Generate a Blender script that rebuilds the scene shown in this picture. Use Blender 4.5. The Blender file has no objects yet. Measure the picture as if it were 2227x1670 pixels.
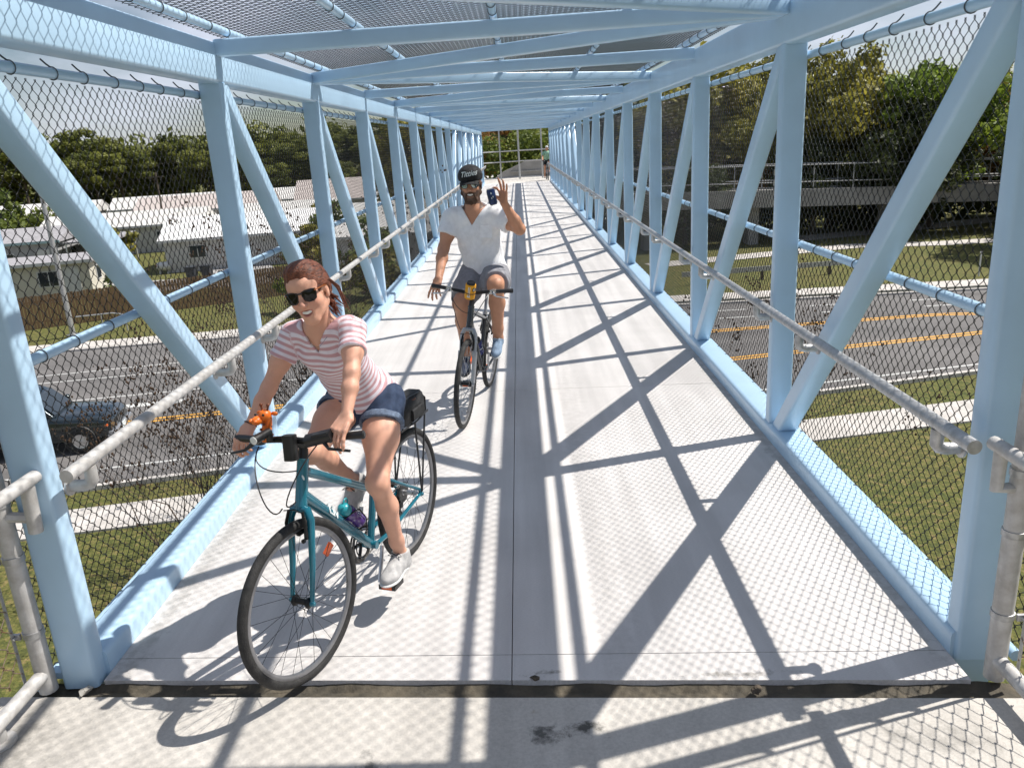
import bpy, bmesh, math, random
import numpy as np
from mathutils import Vector, Matrix, Quaternion

sc = bpy.context.scene
COL = sc.collection
random.seed(7)
RNG = np.random.default_rng(11)

# ------------------------------------------------------------------ camera, sky, sun, exposure
FW = Vector((-0.02325, 0.95610, -0.29212)); RT = Vector((0.99831, 0.00750, -0.05771))
FW.normalize(); RT = (RT - FW * RT.dot(FW)).normalized(); UP = RT.cross(FW)
cam_d = bpy.data.cameras.new('camera'); cam = bpy.data.objects.new('camera', cam_d); COL.objects.link(cam)
cam.matrix_world = Matrix(((RT.x, UP.x, -FW.x, 0.118), (RT.y, UP.y, -FW.y, 0.0), (RT.z, UP.z, -FW.z, 2.08), (0, 0, 0, 1)))
cam_d.sensor_width = 36; cam_d.lens = 27.695; cam_d.clip_start = 0.05; cam_d.clip_end = 3000
sc.camera = cam

SUN = Vector((0.677, 0.199, 1.0)).normalized()
sun_d = bpy.data.lights.new('sun', 'SUN'); sun_d.energy = 5.0; sun_d.angle = math.radians(0.53); sun_d.color = (1.0, 0.955, 0.89)
sun_o = bpy.data.objects.new('sun', sun_d); COL.objects.link(sun_o)
sun_o.rotation_euler = SUN.to_track_quat('Z', 'Y').to_euler(); sun_o.location = (20, 6, 30)

world = bpy.data.worlds.new('World'); sc.world = world; world.use_nodes = True
nt = world.node_tree; nt.nodes.clear()
wo = nt.nodes.new('ShaderNodeOutputWorld'); bg = nt.nodes.new('ShaderNodeBackground')
sky = nt.nodes.new('ShaderNodeTexSky'); sky.sky_type = 'NISHITA'; sky.sun_disc = False
sky.sun_elevation = math.asin(SUN.z); sky.sun_rotation = math.atan2(SUN.x, SUN.y)
sky.air_density = 1.0; sky.dust_density = 0.6; sky.ozone_density = 1.1
tc = nt.nodes.new('ShaderNodeTexCoord'); mp = nt.nodes.new('ShaderNodeMapping'); mp.inputs['Scale'].default_value = (1.0, 1.0, 2.6)
cn = nt.nodes.new('ShaderNodeTexNoise'); cn.inputs['Scale'].default_value = 2.3; cn.inputs['Detail'].default_value = 7; cn.inputs['Roughness'].default_value = 0.56
cr = nt.nodes.new('ShaderNodeValToRGB'); cr.color_ramp.elements[0].position = 0.44; cr.color_ramp.elements[1].position = 0.66
cr.color_ramp.elements[0].color = (0, 0, 0, 1); cr.color_ramp.elements[1].color = (.9, .9, .9, 1)
mx = nt.nodes.new('ShaderNodeMix'); mx.data_type = 'RGBA'; mx.inputs[7].default_value = (10.6, 11.2, 13.2, 1)
nt.links.new(tc.outputs['Generated'], mp.inputs['Vector']); nt.links.new(mp.outputs['Vector'], cn.inputs['Vector'])
nt.links.new(cn.outputs['Fac'], cr.inputs['Fac']); nt.links.new(cr.outputs['Color'], mx.inputs[0])
nt.links.new(sky.outputs['Color'], mx.inputs[6]); nt.links.new(mx.outputs[2], bg.inputs['Color'])
bg.inputs['Strength'].default_value = 0.062
nt.links.new(bg.outputs['Background'], wo.inputs['Surface'])

sc.cycles.max_bounces = 6; sc.cycles.diffuse_bounces = 3; sc.cycles.glossy_bounces = 3; sc.cycles.transmission_bounces = 4; sc.cycles.transparent_max_bounces = 6
sc.view_settings.view_transform = 'Standard'; sc.view_settings.look = 'None'
sc.view_settings.exposure = 0.36; sc.view_settings.gamma = 1.0

# ------------------------------------------------------------------ helpers
class MB:
    """collects vertices and faces; every face may carry a material slot"""
    def __init__(s): s.v = []; s.f = []; s.m = []; s.slot = 0
    def add(s, vs, fs):
        n = len(s.v); s.v += [tuple(p) for p in vs]
        for f in fs: s.f.append(tuple(i + n for i in f)); s.m.append(s.slot)
        return s
    def box(s, c, size, rot=None):
        hx, hy, hz = size[0] / 2, size[1] / 2, size[2] / 2
        P = [Vector((x, y, z)) for z in (-hz, hz) for y in (-hy, hy) for x in (-hx, hx)]
        if rot is not None: P = [rot @ p for p in P]
        c = Vector(c)
        return s.add([p + c for p in P], [(0, 2, 3, 1), (4, 5, 7, 6), (0, 1, 5, 4), (2, 6, 7, 3), (0, 4, 6, 2), (1, 3, 7, 5)])
    def box2(s, x0, x1, y0, y1, z0, z1):
        return s.box(((x0 + x1) / 2, (y0 + y1) / 2, (z0 + z1) / 2), (x1 - x0, y1 - y0, z1 - z0))
    def ring_sweep(s, rings, close=False, caps=True):
        n = len(rings[0]); vs = [p for r in rings for p in r]; fs = []
        m = len(rings)
        for i in range(m if close else m - 1):
            a = i * n; b = ((i + 1) % m) * n
            for j in range(n): fs.append((a + j, a + (j + 1) % n, b + (j + 1) % n, b + j))
        if caps and not close:
            fs.append(tuple(reversed(range(n)))); fs.append(tuple(range((m - 1) * n, m * n)))
        return s.add(vs, fs)
    def tube(s, pts, r, n=8, close=False, caps=True, up=None, flat=1.0):
        pts = [Vector(p) for p in pts]; m = len(pts)
        rr = r if hasattr(r, '__len__') else [r] * m
        ref = Vector(up) if up is not None else None
        rings = []; prev = None
        for i, p in enumerate(pts):
            if close: t = pts[(i + 1) % m] - pts[i - 1]
            else: t = pts[min(i + 1, m - 1)] - pts[max(i - 1, 0)]
            if t.length < 1e-9: t = Vector((0, 0, 1))
            t.normalize()
            if prev is None:
                a = ref if ref is not None else (Vector((0, 0, 1)) if abs(t.z) < .9 else Vector((1, 0, 0)))
                u = (a - t * a.dot(t)).normalized()
            else:
                u = (prev - t * prev.dot(t)).normalized()
            prev = u; w = t.cross(u)
            rings.append([p + (u * math.cos(2 * math.pi * k / n) * flat + w * math.sin(2 * math.pi * k / n)) * rr[i] for k in range(n)])
        return s.ring_sweep(rings, close, caps)
    def beam(s, p0, p1, w, h, up=(0, 0, 1), rad=0.02, seg=3, caps=True):
        """rounded rectangular hollow section: w across, h along up"""
        p0 = Vector(p0); p1 = Vector(p1); t = (p1 - p0).normalized(); up = Vector(up)
        u = (up - t * up.dot(t)).normalized(); x = t.cross(u)
        prof = []
        for sx, sy, a0 in ((1, 1, 0), (-1, 1, 90), (-1, -1, 180), (1, -1, 270)):
            for k in range(seg + 1):
                a = math.radians(a0 + 90 * k / seg)
                prof.append((sx * (w / 2 - rad) + rad * math.cos(a), sy * (h / 2 - rad) + rad * math.sin(a)))
        return s.ring_sweep([[p + x * a + u * b for a, b in prof] for p in (p0, p1)], caps=caps)
    def lathe(s, c, axis, prof, n=16):
        """prof: list of (radius, height along axis)"""
        c = Vector(c); t = Vector(axis).normalized(); a = Vector((0, 0, 1)) if abs(t.z) < .9 else Vector((1, 0, 0))
        u = (a - t * a.dot(t)).normalized(); w = t.cross(u)
        return s.ring_sweep([[c + t * h + (u * math.cos(2 * math.pi * k / n) + w * math.sin(2 * math.pi * k / n)) * max(r, 1e-4) for k in range(n)] for r, h in prof])
    def prism(s, poly, z0, z1):
        n = len(poly); vs = [(x, y, z0) for x, y in poly] + [(x, y, z1) for x, y in poly]
        fs = [tuple(reversed(range(n))), tuple(range(n, 2 * n))] + [(i, (i + 1) % n, n + (i + 1) % n, n + i) for i in range(n)]
        return s.add(vs, fs)
    def ball(s, c, r, n=10, m=7, rot=None):
        c = Vector(c); rx, ry, rz = r if hasattr(r, '__len__') else (r, r, r)
        rings = []
        for j in range(m + 1):
            a = math.pi * j / m; rings.append([Vector((rx * max(math.sin(a), .01) * math.cos(2 * math.pi * k / n), ry * max(math.sin(a), .01) * math.sin(2 * math.pi * k / n), -rz * math.cos(a))) for k in range(n)])
        if rot is not None: rings = [[rot @ p for p in q] for q in rings]
        return s.ring_sweep([[p + c for p in q] for q in rings])
    def torus(s, c, axis, R, r, n=40, m=8, prof=None, arc=None):
        c = Vector(c); t = Vector(axis).normalized(); a = Vector((0, 0, 1)) if abs(t.z) < .9 else Vector((1, 0, 0))
        u = (a - t * a.dot(t)).normalized(); w = t.cross(u); rings = []
        prof = prof or [(r * math.cos(2 * math.pi * k / m), r * math.sin(2 * math.pi * k / m)) for k in range(m)]
        for i in range(n):
            g = 2 * math.pi * i / n; d = u * math.cos(g) + w * math.sin(g)
            rings.append([c + d * (R + x) + t * y for x, y in prof])
        return s.ring_sweep(rings, close=True)
    def mesh(s, name, mats, smooth=True, ang=40):
        me = bpy.data.meshes.new(name); me.from_pydata(s.v, [], s.f); me.update()
        for m in (mats if isinstance(mats, (list, tuple)) else [mats]): me.materials.append(m)
        if max(s.m, default=0) > 0: me.polygons.foreach_set('material_index', s.m)
        if smooth:
            me.polygons.foreach_set('use_smooth', [True] * len(me.polygons))
            try: me.set_sharp_from_angle(angle=math.radians(ang))
            except Exception: pass
        return me

def parent_to(o, root):
    o.parent = root
    M = root.matrix_basis.copy()
    p = root.parent
    o.matrix_parent_inverse = M.inverted() if p is None else Matrix.Identity(4)
    return o
def link(o): COL.objects.link(o); return o
def obj(name, mb, mats, parent=None, label=None, cat=None, group=None, kind=None, smooth=True, ang=40, local=False, calc=True):
    me = mb if isinstance(mb, bpy.types.Mesh) else mb.mesh(name, mats, smooth, ang)
    o = link(bpy.data.objects.new(name, me))
    if parent is not None:
        o.parent = parent
        if not local:
            top = parent
            M = Matrix.Identity(4); chain = []
            while top is not None: chain.append(top); top = top.parent
            for q in reversed(chain): M = M @ q.matrix_parent_inverse @ q.matrix_basis
            o.matrix_parent_inverse = M.inverted()
    return tag(o, label, cat, group, kind)
def tag(o, label=None, cat=None, group=None, kind=None):
    if label: o['label'] = label
    if cat: o['category'] = cat
    if group: o['group'] = group
    if kind: o['kind'] = kind
    return o
def empty(name, loc=(0, 0, 0), label=None, cat=None, group=None, mat=None):
    o = link(bpy.data.objects.new(name, None)); o.empty_display_size = .2
    if mat is not None: o.matrix_basis = mat
    else: o.location = loc; o.matrix_basis = Matrix.Translation(loc)
    return tag(o, label, cat, group)
def copy_tree(o, parent=None):
    c = o.copy(); COL.objects.link(c)
    if parent is not None: c.parent = parent
    for ch in list(o.children): copy_tree(ch, c)
    return c

# ------------------------------------------------------------------ materials
def srgb(r, g, b):
    f = lambda c: (c / 255 / 12.92) if c / 255 <= .04045 else ((c / 255 + .055) / 1.055) ** 2.4
    return (f(r), f(g), f(b))
def pm(name, col, rough=.5, metal=0.0, var=.08, scale=4.0, bump=0.0, bscale=60.0, coat=0.0, col2=None, spec=None, world=True, stretch=None, detail=5, trans=0.0):
    m = bpy.data.materials.new(name); m.use_nodes = True; t = m.node_tree; b = t.nodes['Principled BSDF']
    b.inputs['Roughness'].default_value = rough; b.inputs['Metallic'].default_value = metal
    b.inputs['Coat Weight'].default_value = coat; b.inputs['Coat Roughness'].default_value = .08
    if spec is not None: b.inputs['Specular IOR Level'].default_value = spec
    if trans: b.inputs['Transmission Weight'].default_value = trans
    c = t.nodes.new('ShaderNodeNewGeometry') if world else t.nodes.new('ShaderNodeTexCoord')
    out = c.outputs['Position'] if world else c.outputs['Object']
    if stretch:
        mpn = t.nodes.new('ShaderNodeMapping'); mpn.inputs['Scale'].default_value = stretch; t.links.new(out, mpn.inputs['Vector']); out = mpn.outputs['Vector']
    n = t.nodes.new('ShaderNodeTexNoise'); n.inputs['Scale'].default_value = scale; n.inputs['Detail'].default_value = detail; n.inputs['Roughness'].default_value = .6
    t.links.new(out, n.inputs['Vector'])
    mixn = t.nodes.new('ShaderNodeMix'); mixn.data_type = 'RGBA'
    c2 = col2 if col2 is not None else tuple(x * (1 - 2 * var) for x in col)
    c1 = col if col2 is not None else tuple(min(1, x * (1 + var)) for x in col)
    mixn.inputs[6].default_value = (*c2, 1); mixn.inputs[7].default_value = (*c1, 1)
    rp = t.nodes.new('ShaderNodeMapRange'); rp.inputs['From Min'].default_value = .32; rp.inputs['From Max'].default_value = .68
    t.links.new(n.outputs['Fac'], rp.inputs['Value']); t.links.new(rp.outputs['Result'], mixn.inputs[0]); t.links.new(mixn.outputs[2], b.inputs['Base Color'])
    if bump:
        n2 = t.nodes.new('ShaderNodeTexNoise'); n2.inputs['Scale'].default_value = bscale; n2.inputs['Detail'].default_value = 4
        t.links.new(out, n2.inputs['Vector']); bp = t.nodes.new('ShaderNodeBump'); bp.inputs['Strength'].default_value = bump; bp.inputs['Distance'].default_value = .01
        t.links.new(n2.outputs['Fac'], bp.inputs['Height']); t.links.new(bp.outputs['Normal'], b.inputs['Normal'])
    m['_mix'] = mixn.name
    return m
def nodes(m): return m.node_tree, m.node_tree.nodes['Principled BSDF'], m.node_tree.nodes[m['_mix']]

M = {}
M['blue'] = pm('pale blue steel paint', srgb(181, 211, 234), .34, 0, .05, 1.3, .03, 90, coat=.15)
# faint weathering: tiny rust freckles on the paint
t, b, mxn = nodes(M['blue'])
g = t.nodes.new('ShaderNodeNewGeometry'); n1 = t.nodes.new('ShaderNodeTexNoise'); n1.inputs['Scale'].default_value = 11; n1.inputs['Detail'].default_value = 9; n1.inputs['Roughness'].default_value = .75
r1 = t.nodes.new('ShaderNodeValToRGB'); r1.color_ramp.elements[0].position = .735; r1.color_ramp.elements[1].position = .79
mm = t.nodes.new('ShaderNodeMix'); mm.data_type = 'RGBA'; mm.inputs[7].default_value = (.30, .27, .24, 1)
t.links.new(g.outputs['Position'], n1.inputs['Vector']); t.links.new(n1.outputs['Fac'], r1.inputs['Fac']); t.links.new(r1.outputs['Color'], mm.inputs[0])
t.links.new(mxn.outputs[2], mm.inputs[6]); t.links.new(mm.outputs[2], b.inputs['Base Color'])
M['galv'] = pm('galvanized steel', (.50, .50, .50), .45, .55, .16, 26, .06, 160)
M['galv_old'] = pm('weathered galvanized steel', (.60, .59, .575), .55, .25, .2, 18, .1, 140, col2=(.43, .41, .385))
M['vinyl'] = pm('black vinyl wire', (.004, .004, .0045), .13, 0, .05, 3, spec=.38)
M['wire'] = pm('rusty fence wire', (.32, .27, .22), .55, .5, .1, 30, col2=(.2, .1, .05))
M['tie'] = pm('tie wire', (.10, .11, .12), .5, .4)

def concrete(name, c1, c2, tint=None, brushed=True):
    m = pm(name, c1, .85, 0, scale=1.1, col2=c2, bump=.0)
    t, b, mxn = nodes(m); g = t.nodes.new('ShaderNodeNewGeometry')
    fine = t.nodes.new('ShaderNodeTexNoise'); fine.inputs['Scale'].default_value = 75; fine.inputs['Detail'].default_value = 6; fine.inputs['Roughness'].default_value = .7
    mpn = t.nodes.new('ShaderNodeMapping'); mpn.inputs['Scale'].default_value = (1.0, 9.0, 1.0) if brushed else (1, 1, 1)
    t.links.new(g.outputs['Position'], mpn.inputs['Vector']); t.links.new(mpn.outputs['Vector'], fine.inputs['Vector'])
    mu = t.nodes.new('ShaderNodeMix'); mu.data_type = 'RGBA'; mu.blend_type = 'MULTIPLY'; mu.inputs[0].default_value = .55
    rp = t.nodes.new('ShaderNodeMapRange'); rp.inputs['From Min'].default_value = .3; rp.inputs['From Max'].default_value = .62; rp.inputs['To Min'].default_value = .62; rp.inputs['To Max'].default_value = 1.03
    t.links.new(fine.outputs['Fac'], rp.inputs['Value']); t.links.new(mxn.outputs[2], mu.inputs[6]); t.links.new(rp.outputs['Result'], mu.inputs[7])
    tr = t.nodes.new('ShaderNodeTexNoise'); tr.inputs['Scale'].default_value = 1.0; tr.inputs['Detail'].default_value = 6; mt_ = t.nodes.new('ShaderNodeMapping'); mt_.inputs['Scale'].default_value = (7.0, .35, 1.0); t.links.new(g.outputs['Position'], mt_.inputs['Vector']); t.links.new(mt_.outputs['Vector'], tr.inputs['Vector'])
    rt = t.nodes.new('ShaderNodeMapRange'); rt.inputs['From Min'].default_value = .38; rt.inputs['From Max'].default_value = .62; rt.inputs['To Min'].default_value = .84; rt.inputs['To Max'].default_value = 1.04; t.links.new(tr.outputs['Fac'], rt.inputs['Value'])
    mw_ = t.nodes.new('ShaderNodeMix'); mw_.data_type = 'RGBA'; mw_.blend_type = 'MULTIPLY'; mw_.inputs[0].default_value = .75; t.links.new(mu.outputs[2], mw_.inputs[6]); t.links.new(rt.outputs['Result'], mw_.inputs[7])
    last = mw_.outputs[2]
    # stains with their own ragged shape
    st = t.nodes.new('ShaderNodeTexNoise'); st.inputs['Scale'].default_value = 3.1; st.inputs['Detail'].default_value = 9; st.inputs['Roughness'].default_value = .72
    t.links.new(g.outputs['Position'], st.inputs['Vector'])
    rr = t.nodes.new('ShaderNodeValToRGB'); rr.color_ramp.elements[0].position = .655; rr.color_ramp.elements[1].position = .71
    t.links.new(st.outputs['Fac'], rr.inputs['Fac'])
    sm = t.nodes.new('ShaderNodeMix'); sm.data_type = 'RGBA'; sm.inputs[7].default_value = (*(tint or tuple(x * .72 for x in c2)), 1)
    ms = t.nodes.new('ShaderNodeMath'); ms.operation = 'MULTIPLY'; ms.inputs[1].default_value = .55
    t.links.new(rr.outputs['Color'], ms.inputs[0]); t.links.new(ms.outputs[0], sm.inputs[0]); t.links.new(last, sm.inputs[6]); t.links.new(sm.outputs[2], b.inputs['Base Color'])
    bp = t.nodes.new('ShaderNodeBump'); bp.inputs['Strength'].default_value = .28; bp.inputs['Distance'].default_value = .004
    t.links.new(fine.outputs['Fac'], bp.inputs['Height']); t.links.new(bp.outputs['Normal'], b.inputs['Normal'])
    return m
M['deck'] = concrete('broom-finished deck concrete', (.70, .672, .65), (.60, .575, .555))
M['apron'] = concrete('weathered approach concrete', (.62, .585, .535), (.49, .46, .415), (.27, .19, .10), brushed=False)
M['joint'] = pm('joint sealant', (.12, .10, .07), .9, 0, .3, 9, .6, 50, col2=(.05, .045, .035))
def soak(m, spots, col=(.045, .045, .04)):
    t = m.node_tree; b = t.nodes['Principled BSDF']; src = b.inputs['Base Color'].links[0].from_socket; g = t.nodes.new('ShaderNodeNewGeometry')
    nz = t.nodes.new('ShaderNodeTexNoise'); nz.inputs['Scale'].default_value = 17; nz.inputs['Detail'].default_value = 8; nz.inputs['Roughness'].default_value = .7; t.links.new(g.outputs['Position'], nz.inputs['Vector'])
    for x, y, rx, ry, st in spots:
        mp_ = t.nodes.new('ShaderNodeMapping'); mp_.vector_type = 'POINT'; mp_.inputs['Scale'].default_value = (1 / rx, 1 / ry, 0); mp_.inputs['Location'].default_value = (-x / rx, -y / ry, 0); t.links.new(g.outputs['Position'], mp_.inputs['Vector'])
        ln = t.nodes.new('ShaderNodeVectorMath'); ln.operation = 'LENGTH'; t.links.new(mp_.outputs['Vector'], ln.inputs[0])
        a = t.nodes.new('ShaderNodeMath'); a.operation = 'MULTIPLY_ADD'; a.inputs[1].default_value = -.26; a.inputs[2].default_value = .22; t.links.new(ln.outputs['Value'], a.inputs[0])
        sm = t.nodes.new('ShaderNodeMath'); sm.operation = 'ADD'; t.links.new(a.outputs[0], sm.inputs[0]); t.links.new(nz.outputs['Fac'], sm.inputs[1])
        mr = t.nodes.new('ShaderNodeMapRange'); mr.inputs['From Min'].default_value = .52; mr.inputs['From Max'].default_value = .72; mr.inputs['To Max'].default_value = st; t.links.new(sm.outputs[0], mr.inputs['Value'])
        mx_ = t.nodes.new('ShaderNodeMix'); mx_.data_type = 'RGBA'; mx_.inputs[7].default_value = (*col, 1); t.links.new(mr.outputs['Result'], mx_.inputs[0]); t.links.new(src, mx_.inputs[6]); src = mx_.outputs[2]
    t.links.new(src, b.inputs['Base Color'])
soak(M['apron'], [(.10, 2.40, .10, .07, .85), (.25, 2.42, .09, .06, .9), (-.52, 2.27, .06, .10, .8), (.5, 2.1, .05, .03, .7), (1.5, 2.3, .3, .12, .35), (-1.9, 2.3, .25, .6, .35), (.55, 2.02, .02, .03, .9)])
soak(M['deck'], [(-1.70, 4.0, .10, 3.0, .35), (1.72, 5.0, .07, 4.0, .35), (.9, 2.68, .25, .03, .8), (.12, 2.74, .1, .025, .9), (-.5, 8, .16, 5, .16), (.45, 5, .14, 6, .14)], (.16, .145, .12))

# ------------------------------------------------------------------ the bridge
NP = 16; L = 2.567; Y0 = 2.646; DL = 0.198
def yr(x): return 0.099 - 0.0559 * x                     # skew of the panel points across the deck
def py(k, s): return (2.80 if s < 0 else 2.73) if k == 0 else Y0 + k * L + (DL if s < 0 else 0)   # near face of post k on side s
ZT0, ZT1, ZC = 2.556, 2.806, 0.104
XI, XO = 1.775, 1.925
XC = (XI + XO) / 2
bridge = empty('footbridge', (0, Y0, 0), 'pale blue steel truss footbridge caged in black chain-link mesh', 'bridge')
def part(name, mb, mat='blue', **k): return obj(name, mb, M[mat] if isinstance(mat, str) else mat, bridge, **k)
YE = Y0 + NP * L
for s in (-1, 1):
    a, e = py(0, s) - 1.9, py(NP, s) + .12
    part('top_chord', MB().beam((s * XC, a, (ZT0 + ZT1) / 2), (s * XC, e, (ZT0 + ZT1) / 2), .15, .25, rad=.022))
    a2 = py(0, s) + .05 - s * .03
    part('bottom_chord', MB().beam((s * 1.845, a2, -.03), (s * 1.845, e, -.03), .174, .268, rad=.026))
    part('edge_angle', MB().box2(min(s * 1.934, s * 1.966), max(s * 1.934, s * 1.966), a2 + .05, e, -.05, .062).box2(min(s * 1.934, s * 1.966), max(s * 1.934, s * 1.966), a2 + .05, e, -.052, -.05))
# posts
for s in (-1, 1):
    src = None
    for k in range(NP + 1):
        z0 = -.02 if k in (0, NP) else ZC - .006
        y = py(k, s)
        if src is None or k in (0, 1, NP):
            mb = MB().beam((s * XC, 0.05, z0), (s * XC, 0.05, ZT0 + .003), .15, .10, up=(0, 1, 0), rad=.018)
            src = mb.mesh('post', M['blue'])
        o = part('post', src); o.location = (0, y, 0)
# diagonals: lean towards mid span
def hollow_diag(s, k):
    if k < NP // 2: p0, p1 = (py(k, s) + .10, ZT0 + .01), (py(k + 1, s) - .075, ZC - .02)
    else: p0, p1 = (py(k + 1, s), ZT0 + .01), (py(k, s) + .175, ZC - .02)
    return p0, p1
for s in (-1, 1):
    for k in range(NP):
        p0, p1 = hollow_diag(s, k)
        part('diagonal', MB().beam((s * XC, p0[0], p0[1]), (s * XC, p1[0], p1[1]), .124, .118, up=(0, 1, 0), rad=.018))
# roof beams and zigzag braces
ZB = 2.768
for k in range(-1, NP + 1):
    part('roof_beam', MB().beam((-XI - .004, py(k, -1) + .05, ZB), (XI + .004, py(k, 1) + .05, ZB), .10, .10, rad=.015))
for k in range(-1, NP):
    if k % 2 == 0: pa, pb = (-XI - .003, py(k, -1) + .12), (XI + .003, py(k + 1, 1) - .02)
    else: pa, pb = (XI + .003, py(k, 1) + .12), (-XI - .003, py(k + 1, -1) - .02)
    part('roof_brace', MB().beam((pa[0], pa[1], ZB - .001), (pb[0], pb[1], ZB - .001), .09, .096, rad=.015))
# mesh-carrying pipes
def ties(mb, xf, yf, zf, a, e, step, r, tail=None, x=None):
    y = a + .12
    while y < e - .05:
        c = Vector((x, y, zf)); mb.torus(c, (0.12, 1, .05), r + .0035, .0028, 14, 4)
        if tail is not None: mb.tube([c + Vector((0, 0, r)), c + Vector((tail * .015, -.008, r + .015)), c + Vector((tail * .025, -.03, r + .036))], .0038, 4)
        y += step * random.uniform(.85, 1.15)
for s in (-1, 1):
    for nm, z, tl in (('top_rail', 2.496, s), ('middle_rail', 1.328, None), ('bottom_rail', .005, None)):
        x = s * (1.957 if z > 1 else 2.002)
        o = part('mesh_rail', MB().tube([(x, py(0, s) - .02, z), (x, py(NP, s) + .1, z)], .0245, 12))
        tm = MB(); ties(tm, None, None, z, py(0, s), py(0, s) + 8 * L, .3, .0245, tl, x)
        obj('tie_wires', tm, M['tie'], o, kind='stuff')
for x in (-1.71, -.885, 0.005, .86, 1.72):
    o = part('roof_rail', MB().tube([(x, py(-1, 1) + yr(x), 2.86), (x, YE + yr(x), 2.86)], .0245, 12))
    tm = MB(); ties(tm, None, None, 2.86, Y0, Y0 + 8 * L, .33, .0245, None, x); obj('tie_wires', tm, M['tie'], o, kind='stuff')
for s in (-1, 1):   # short standoffs that hold the pipes to the posts
    for k in range(NP + 1):
        mb = MB()
        pass
        part('rail_bracket', MB().box((s * 1.955, py(k, s) + .05, .03), (.066, .05, .03)))
# chain link, woven of zigzag wires; one woven panel shared by all bays
def chain_link(n_w, n_h, a, h, r, d, fn, skip_last=False):
    P = []; 
    for i in range(n_w):
        row = []
        for j in range(n_h + 1):
            right = (j + i) % 2 == 1
            y = i * a + (a if right else 0); z = j * h
            sgn = 1 if right else -1
            e = .17
            y2 = y + sgn * .0022
            row.append((y2 - sgn * a * e * .55, z - h * e, -d * sgn)); row.append((y + sgn * .0045, z, 0)); row.append((y2 - sgn * a * e * .55, z + h * e, d * sgn))
        P.append(row)
    P = np.array(P)                                   # wires, points, 3 : (along, up, depth)
    W, N, _ = P.shape
    T = np.zeros_like(P); T[:, 1:-1] = P[:, 2:] - P[:, :-2]; T[:, 0] = P[:, 1] - P[:, 0]; T[:, -1] = P[:, -1] - P[:, -2]
    T /= np.linalg.norm(T, axis=2, keepdims=True)
    U = np.cross(T, np.array([0, 0, 1.0])); U /= np.linalg.norm(U, axis=2, keepdims=True) + 1e-9; V = np.cross(T, U)
    nS = 4
    ang = np.arange(nS) * 2 * math.pi / nS
    R = P[:, :, None, :] + r * (np.cos(ang)[None, None, :, None] * U[:, :, None, :] + np.sin(ang)[None, None, :, None] * V[:, :, None, :])
    verts = R.reshape(-1, 3)
    idx = np.arange(W * N * nS).reshape(W, N, nS)
    q = np.stack([idx[:, :-1, :], np.roll(idx, -1, 2)[:, :-1, :], np.roll(idx, -1, 2)[:, 1:, :], idx[:, 1:, :]], -1).reshape(-1, 4)
    return fn(verts), q
def np_mesh(name, v, q, mat, smooth=True):
    me = bpy.data.meshes.new(name); me.vertices.add(len(v)); me.vertices.foreach_set('co', np.ascontiguousarray(v, np.float32).ravel())
    k = q.shape[1]; me.loops.add(q.size); me.loops.foreach_set('vertex_index', np.ascontiguousarray(q, np.int32).ravel())
    me.polygons.add(len(q)); me.polygons.foreach_set('loop_start', np.arange(0, q.size, k, dtype=np.int32)); me.polygons.foreach_set('loop_total', np.full(len(q), k, np.int32))
    me.update(); me.validate()
    if smooth: me.polygons.foreach_set('use_smooth', np.ones(len(q), bool))
    if mat is not None: me.materials.append(mat)
    return me
NW = 72; PA = L / NW
v, q = chain_link(NW, 66, PA, .0372, .0021, .0035, lambda p: np.stack([p[:, 2], p[:, 0], p[:, 1]], 1))
side_mesh = np_mesh('chain_link', v, q, M['vinyl'])
for s in (-1, 1):
    for k in range(NP):
        o = part('chain_link_panel', side_mesh); o.location = (s * 2.034, Y0 + k * L + (DL if s < 0 else 0), .012)
v, q = chain_link(NW, 102, PA, .0372, .0019, .0035, lambda p: np.stack([p[:, 1] - 1.895, p[:, 0] + yr(p[:, 1] - 1.895), p[:, 2]], 1))
roof_mesh = np_mesh('chain_link', v, q, M['vinyl'])
for k in range(-1, NP):
    o = part('roof_mesh_panel', roof_mesh); o.location = (0, Y0 + k * L, 2.892)
# handrails
RR = .027
for s in (-1, 1):
    x = s * 1.676; a = 2.77 if s < 0 else 2.61
    o = part('handrail', MB().tube([(x, a, .957), (x, py(NP, s) + .3, .957)], RR, 14), 'galv_old' if s < 0 else 'galv')
    for k in range(0, NP + 1):
        ys = [(py(k, s) + .05, s * XI)]
        if k < NP:
            p0, p1 = hollow_diag(s, k); f = (.86 - p0[1]) / (p1[1] - p0[1]); ys.append((p0[0] + f * (p1[0] - p0[0]), s * (XC - .062)))
        for yy, xw in ys:
            if k == 0 and yy < 3: yy = py(0, s) + .13
            mb = MB().tube([(xw + s * .004, yy, .852), (x + s * .035, yy, .852), (x + s * .012, yy, .858), (x, yy, .872), (x, yy, .915), (x, yy, .935)], .025, 10)
            mb.lathe((xw, yy, .852), (-s, 0, 0), [(.04, 0), (.04, .008), (.025, .012)], 12)
            obj('bracket', mb, M['galv_old' if s < 0 else 'galv'], o)
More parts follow.
